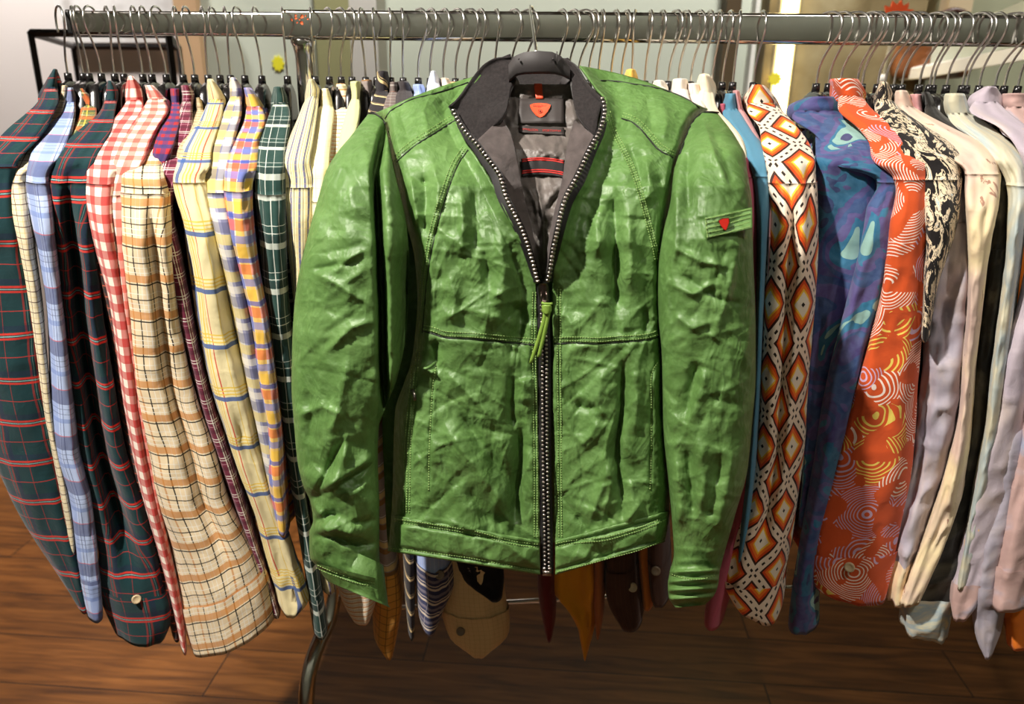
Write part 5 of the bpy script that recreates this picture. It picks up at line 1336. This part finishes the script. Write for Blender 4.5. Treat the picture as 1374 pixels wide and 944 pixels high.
# stone slab wall lit along its edge
k = NT('mottled_stone'); oc = k.n('ShaderNodeTexCoord').outputs['Object']
n1 = k.n('ShaderNodeTexNoise', i_Vector=oc, i_Scale=6.0, i_Detail=7.0, i_Distortion=.8); n2 = k.n('ShaderNodeTexNoise', i_Vector=oc, i_Scale=30.0, i_Detail=4.0)
c = k.ramp(n1.outputs[0], [(.3, lin((104, 88, 56))), (.5, lin((150, 136, 98))), (.7, lin((176, 164, 128)))]).outputs[0]
k.base(k.mix(k.math('MULTIPLY', n2.outputs[0], .3), c, lin((120, 100, 64)))); k.set(Roughness=.6)
struct(MB().box(((xw(1016)+xw(1215))/2, WY-.05, 1.5), (xw(1215)-xw(1016), .12, 3.0)).build('wall_stone', k.m, smooth=False))
struct(MB().box(((xw(1215)+3.4)/2, WY-.03, 1.5), (3.4-xw(1215), .08, 3.0)).build('trim_6', wallmat('olive_grey_paint', (150, 152, 124), .08, 1.2), smooth=False))

k = NT('warm_light_strip'); e = k.p; e.inputs['Emission Color'].default_value = lin((255, 226, 150)); e.inputs['Emission Strength'].default_value = 9.0; k.base(lin((255, 236, 190)))
ls = thing('light_strip', (xw(1040), WY-.125, 1.45), 'glowing warm vertical light strip on the stone wall', 'lamp')
localize(MB().box((xw(1041), WY-.122, 1.5), (.045, .02, 1.6)).build('diffuser', k.m, smooth=False, bevel=.006), ls)
localize(MB().box((xw(1041), WY-.112, 1.5), (.06, .015, 1.62)).build('housing', simple('pale_housing', (214, 200, 160), .5), smooth=False, bevel=.003), ls)

# black metal console with a marbled slab leaning above it, at the left
BM = simple('black_metal', (40, 36, 38), .45, .3)
def edge(mb, pa, pb, r=.009): mb.box((np.array(pa)+np.array(pb))/2, (0, 0, 0)) if False else mb.tube([pa, pb], r, 4)
Yf, Yb = .62, 1.05
a0 = at(41, 44, Yf); zt = a0[2]
A0 = a0; B0 = np.array([at(97, 56, Yb)[0], Yb, zt]); C0 = np.array([at(226, 48, Yf)[0], Yf, zt]); D0 = np.array([at(239, 56, Yb)[0], Yb, zt])
FR = thing('display_frame', (A0[0]+.3, .85, 0), 'thin black metal display frame behind the left end of the rail', 'display frame')
m = MB()
for p, q in ((A0, B0), (A0, C0), (B0, D0), (C0, D0)):
    m.tube([p, q], .008, 4)
localize(m.build('top_frame', BM, smooth=False), FR)
for p in (A0, B0, C0, D0):
    localize(MB().tube([p, (p[0], p[1], 0.0)], .008, 4).build('leg', BM, smooth=False), FR)
k = NT('white_marble'); oc = k.n('ShaderNodeTexCoord').outputs['Object']
n1 = k.n('ShaderNodeTexNoise', i_Vector=oc, i_Scale=5.0, i_Detail=8.0, i_Distortion=1.6)
k.base(k.ramp(n1.outputs[0], [(.36, lin((196, 190, 186))), (.5, lin((226, 222, 220))), (.7, lin((234, 230, 228)))]).outputs[0]); k.set(Roughness=.35); MARB = k.m
q = [at(60, -30, 1.462), at(228, -30, 1.462), at(240, 57, 1.462), at(92, 57, 1.462)]
P = [np.array(v) for v in q]; Q = [v+(0, .03, 0) for v in P]
mb = MB().add([*P, *Q], [(3, 2, 1, 0), (4, 5, 6, 7), (0, 1, 5, 4), (1, 2, 6, 5), (2, 3, 7, 6), (3, 0, 4, 7)])
tag(mb.build('marbled_board', MARB, smooth=False), 'white marbled board hanging on the wall above the rail left end', 'board')
P = [at(226, -40, 1.455), at(258, -40, 1.455), at(276, 130, 1.455), at(249, 130, 1.455)]; P[2] = P[2] ; dz = 1.35
P = [np.array(p) for p in P]
d1 = P[3]-P[0]; d2 = P[2]-P[1]; 
P[3] = P[0]+d1*5.5; P[2] = P[1]+d2*5.5
Q = [v+(0, .03, 0) for v in P]
mb = MB().add([*P, *Q], [(3, 2, 1, 0), (4, 5, 6, 7), (0, 1, 5, 4), (1, 2, 6, 5), (2, 3, 7, 6), (3, 0, 4, 7)])
tag(mb.build('wooden_plank', wallmat('tan_wood', (206, 168, 128), .06, 8), smooth=False), 'tan wooden plank standing against the wall right of the marbled board', 'plank')
# yellow star-shaped sticker
def star(name, px, py, r, Y, n, mat, depth=.004, q=.72, sx=1.0):
    c = at(px, py, Y); pts = []
    for i in range(n*2):
        a = PI*i/n; rr = r*(1 if i % 2 == 0 else q); pts.append(c+(rr*math.cos(a)*sx, 0, rr*math.sin(a)))
    N = len(pts)
    return MB().add([*pts, *[p+(0, depth, 0) for p in pts]], [tuple(range(N)), tuple(range(N, 2*N))[::-1]]+[(i, N+i, N+(i+1) % N, (i+1) % N) for i in range(N)]).build(name, mat, smooth=False)
tag(star('star_sticker', 373, 85, .027, WY+.006, 9, simple('yellow_paper', (232, 224, 44), .6), sx=.85), 'yellow star-shaped sticker on the pale green wall', 'sticker')
tag(star('star_sticker', 1040, 106, .022, WY-.137, 9, simple('yellow_paper2', (240, 226, 60), .6)), 'yellow sticker at the foot of the glowing light strip', 'sticker')
SG = thing('star_sign', at(1197, 105, 1.2), 'orange starburst price sign on a white stick behind the rail', 'sign')
localize(star('sign_card', 1203, 24, .045, 1.2, 13, simple('orange_card', (232, 84, 32), .6), sx=1.05), SG)
localize(MB().tube([at(1201, 24, 1.21), at(1184, 108, 1.21)], .004, 8).build('sign_stick', simple('white_stick', (226, 218, 190), .5), smooth=True), SG)
localize(MB().tube([at(1184, 100, 1.21), at(1184, 112, 1.21)], [.008, .010], 12).build('sign_base', simple('white_clip', (230, 226, 216), .4)), SG)

# shelf and brown leather bag at the right
P = [at(1236, 106, 1.25), at(1420, 73, .75)]
zs_ = P[0][2]; P1 = P[1]
SH = thing('wall_shelf', ((P[0][0]+P1[0])/2, 1.1, P[0][2]), 'white ledge shelf rising across the right background', 'shelf')
a, b = np.array(P[0]), np.array(P1)
h = .034
v = [a, b, b+(.05, .22, 0), a+(.02, .22, 0)]
v2 = [p+(0, 0, h) for p in v]
localize(MB().add([*v, *v2], [(3, 2, 1, 0), (4, 5, 6, 7), (0, 1, 5, 4), (1, 2, 6, 5), (2, 3, 7, 6), (3, 0, 4, 7)]).build('shelf_board', simple('white_lacquer', (244, 242, 236), .4), smooth=False, bevel=.004), SH)
v = [p+(0, .05, h) for p in (a, b)]; v = [a+(.05, .10, h), b+(.0, .10, h), b+(.0, .11, h+.10), a+(.05, .11, h+.07)]
localize(MB().add([*v, *[p+(0, .01, 0) for p in v]], [(0, 1, 2, 3), (7, 6, 5, 4), (0, 4, 5, 1), (1, 5, 6, 2), (2, 6, 7, 3), (3, 7, 4, 0)]).build('back_panel', simple('pale_panel', (206, 214, 204), .4), smooth=False), SH)
k = NT('brown_leather'); n1 = k.n('ShaderNodeTexNoise', i_Vector=k.n('ShaderNodeTexCoord').outputs['Object'], i_Scale=14.0, i_Detail=5.0)
k.base(k.ramp(n1.outputs[0], [(.3, lin((66, 36, 20))), (.55, lin((136, 82, 44))), (.75, lin((168, 110, 66)))]).outputs[0]); k.set(Roughness=.4); k.bump(n1.outputs[0], .5, .01)
BG = thing('leather_bag', at(1245, 104, 1.42), 'slouchy brown leather bag standing behind the rail at the right', 'bag')
rows = []
for y, l, r_ in ((106, 1200, 1286), (100, 1193, 1296), (85, 1196, 1300), (66, 1206, 1298), (50, 1214, 1292), (38, 1222, 1286), (32, 1232, 1276)):
    L, R = at(l, y, 1.40), at(r_, y, 1.40); c = (L+R)/2; hx_ = (R-L)/2
    rows.append([c + hx_*math.cos(t)*(1+.10*math.cos(5*t+y*.07)) + np.array([0, .07*math.sin(t)*(1+.15*math.cos(4*t)), 0]) for t in np.linspace(0, 2*PI, 40, endpoint=False)])
bo = MB().grid(np.array(rows), wrap=True, cap0=True, cap1=True).build('bag_body', k.m, sub=1); localize(bo, BG)
localize(MB().tube(smoothpath([at(1262, 40, 1.39), at(1264, 22, 1.38), at(1280, 15, 1.38), at(1296, 22, 1.38), at(1296, 40, 1.39)], 24), .011, 10).build('bag_handle', simple('dark_handle', (66, 36, 24), .4)), BG)
struct(MB().box(((xw(1238)+xw(1268))/2, WY-.09, 2.1), (xw(1268)-xw(1238), .08, 1.06)).build('trim_7', wallmat('cream_column', (206, 186, 150), .05), smooth=False))

# ------------------------------------------------------------------ light
def aim(o, tgt):
    o.rotation_euler = (Vector(tgt)-o.location).to_track_quat('-Z', 'Y').to_euler()
def spot(loc, tgt, power, size=60, blend=.4, rad=.05, col=(1, .93, .84)):
    l = bpy.data.lights.new('spot', 'SPOT'); l.energy = power; l.spot_size = math.radians(size); l.spot_blend = blend; l.shadow_soft_size = rad; l.color = col
    o = bpy.data.objects.new('ceiling_or_helper_spot', l); COL.objects.link(o); o.location = loc; aim(o, tgt); return o
spot((-1.1, -1.15, 2.72), (0.0, -.2, .98), 375, 66, .5, .04)
spot((.75, -1.15, 2.75), (.45, -.2, .95), 50, 56, .6, .05)
spot((-2.2, -.1, 2.8), (-1.6, .75, 0), 430, 36, .35, .05, (1, .86, .68))
for x, p in ((-1.75, 230), (-.6, 150), (.5, 170), (1.6, 170)):
    spot((x, .98, 2.9), (x*1.02, 1.55, 1.72), p*1.25, 62, .9, .06, (1, .97, .92))
for x in (-1.6, 0, 1.6):
    spot((x, -2.1, 2.9), (x, -3.1, 1.9), 36, 95, .8, .06, (1, .97, .93))  # added spots that brighten the unseen front wall for the chrome rail to reflect
wd = bpy.data.worlds.new('world'); S.world = wd; wd.use_nodes = True
wd.node_tree.nodes['Background'].inputs[0].default_value = (1, .95, .9, 1); wd.node_tree.nodes['Background'].inputs[1].default_value = .05
vs = S.view_settings; vs.view_transform = 'Standard'; vs.look = 'None'; vs.gamma = 1.0; vs.exposure = 0.0; vs.use_curve_mapping = False
S.cycles.use_denoising = True; S.cycles.max_bounces = 6
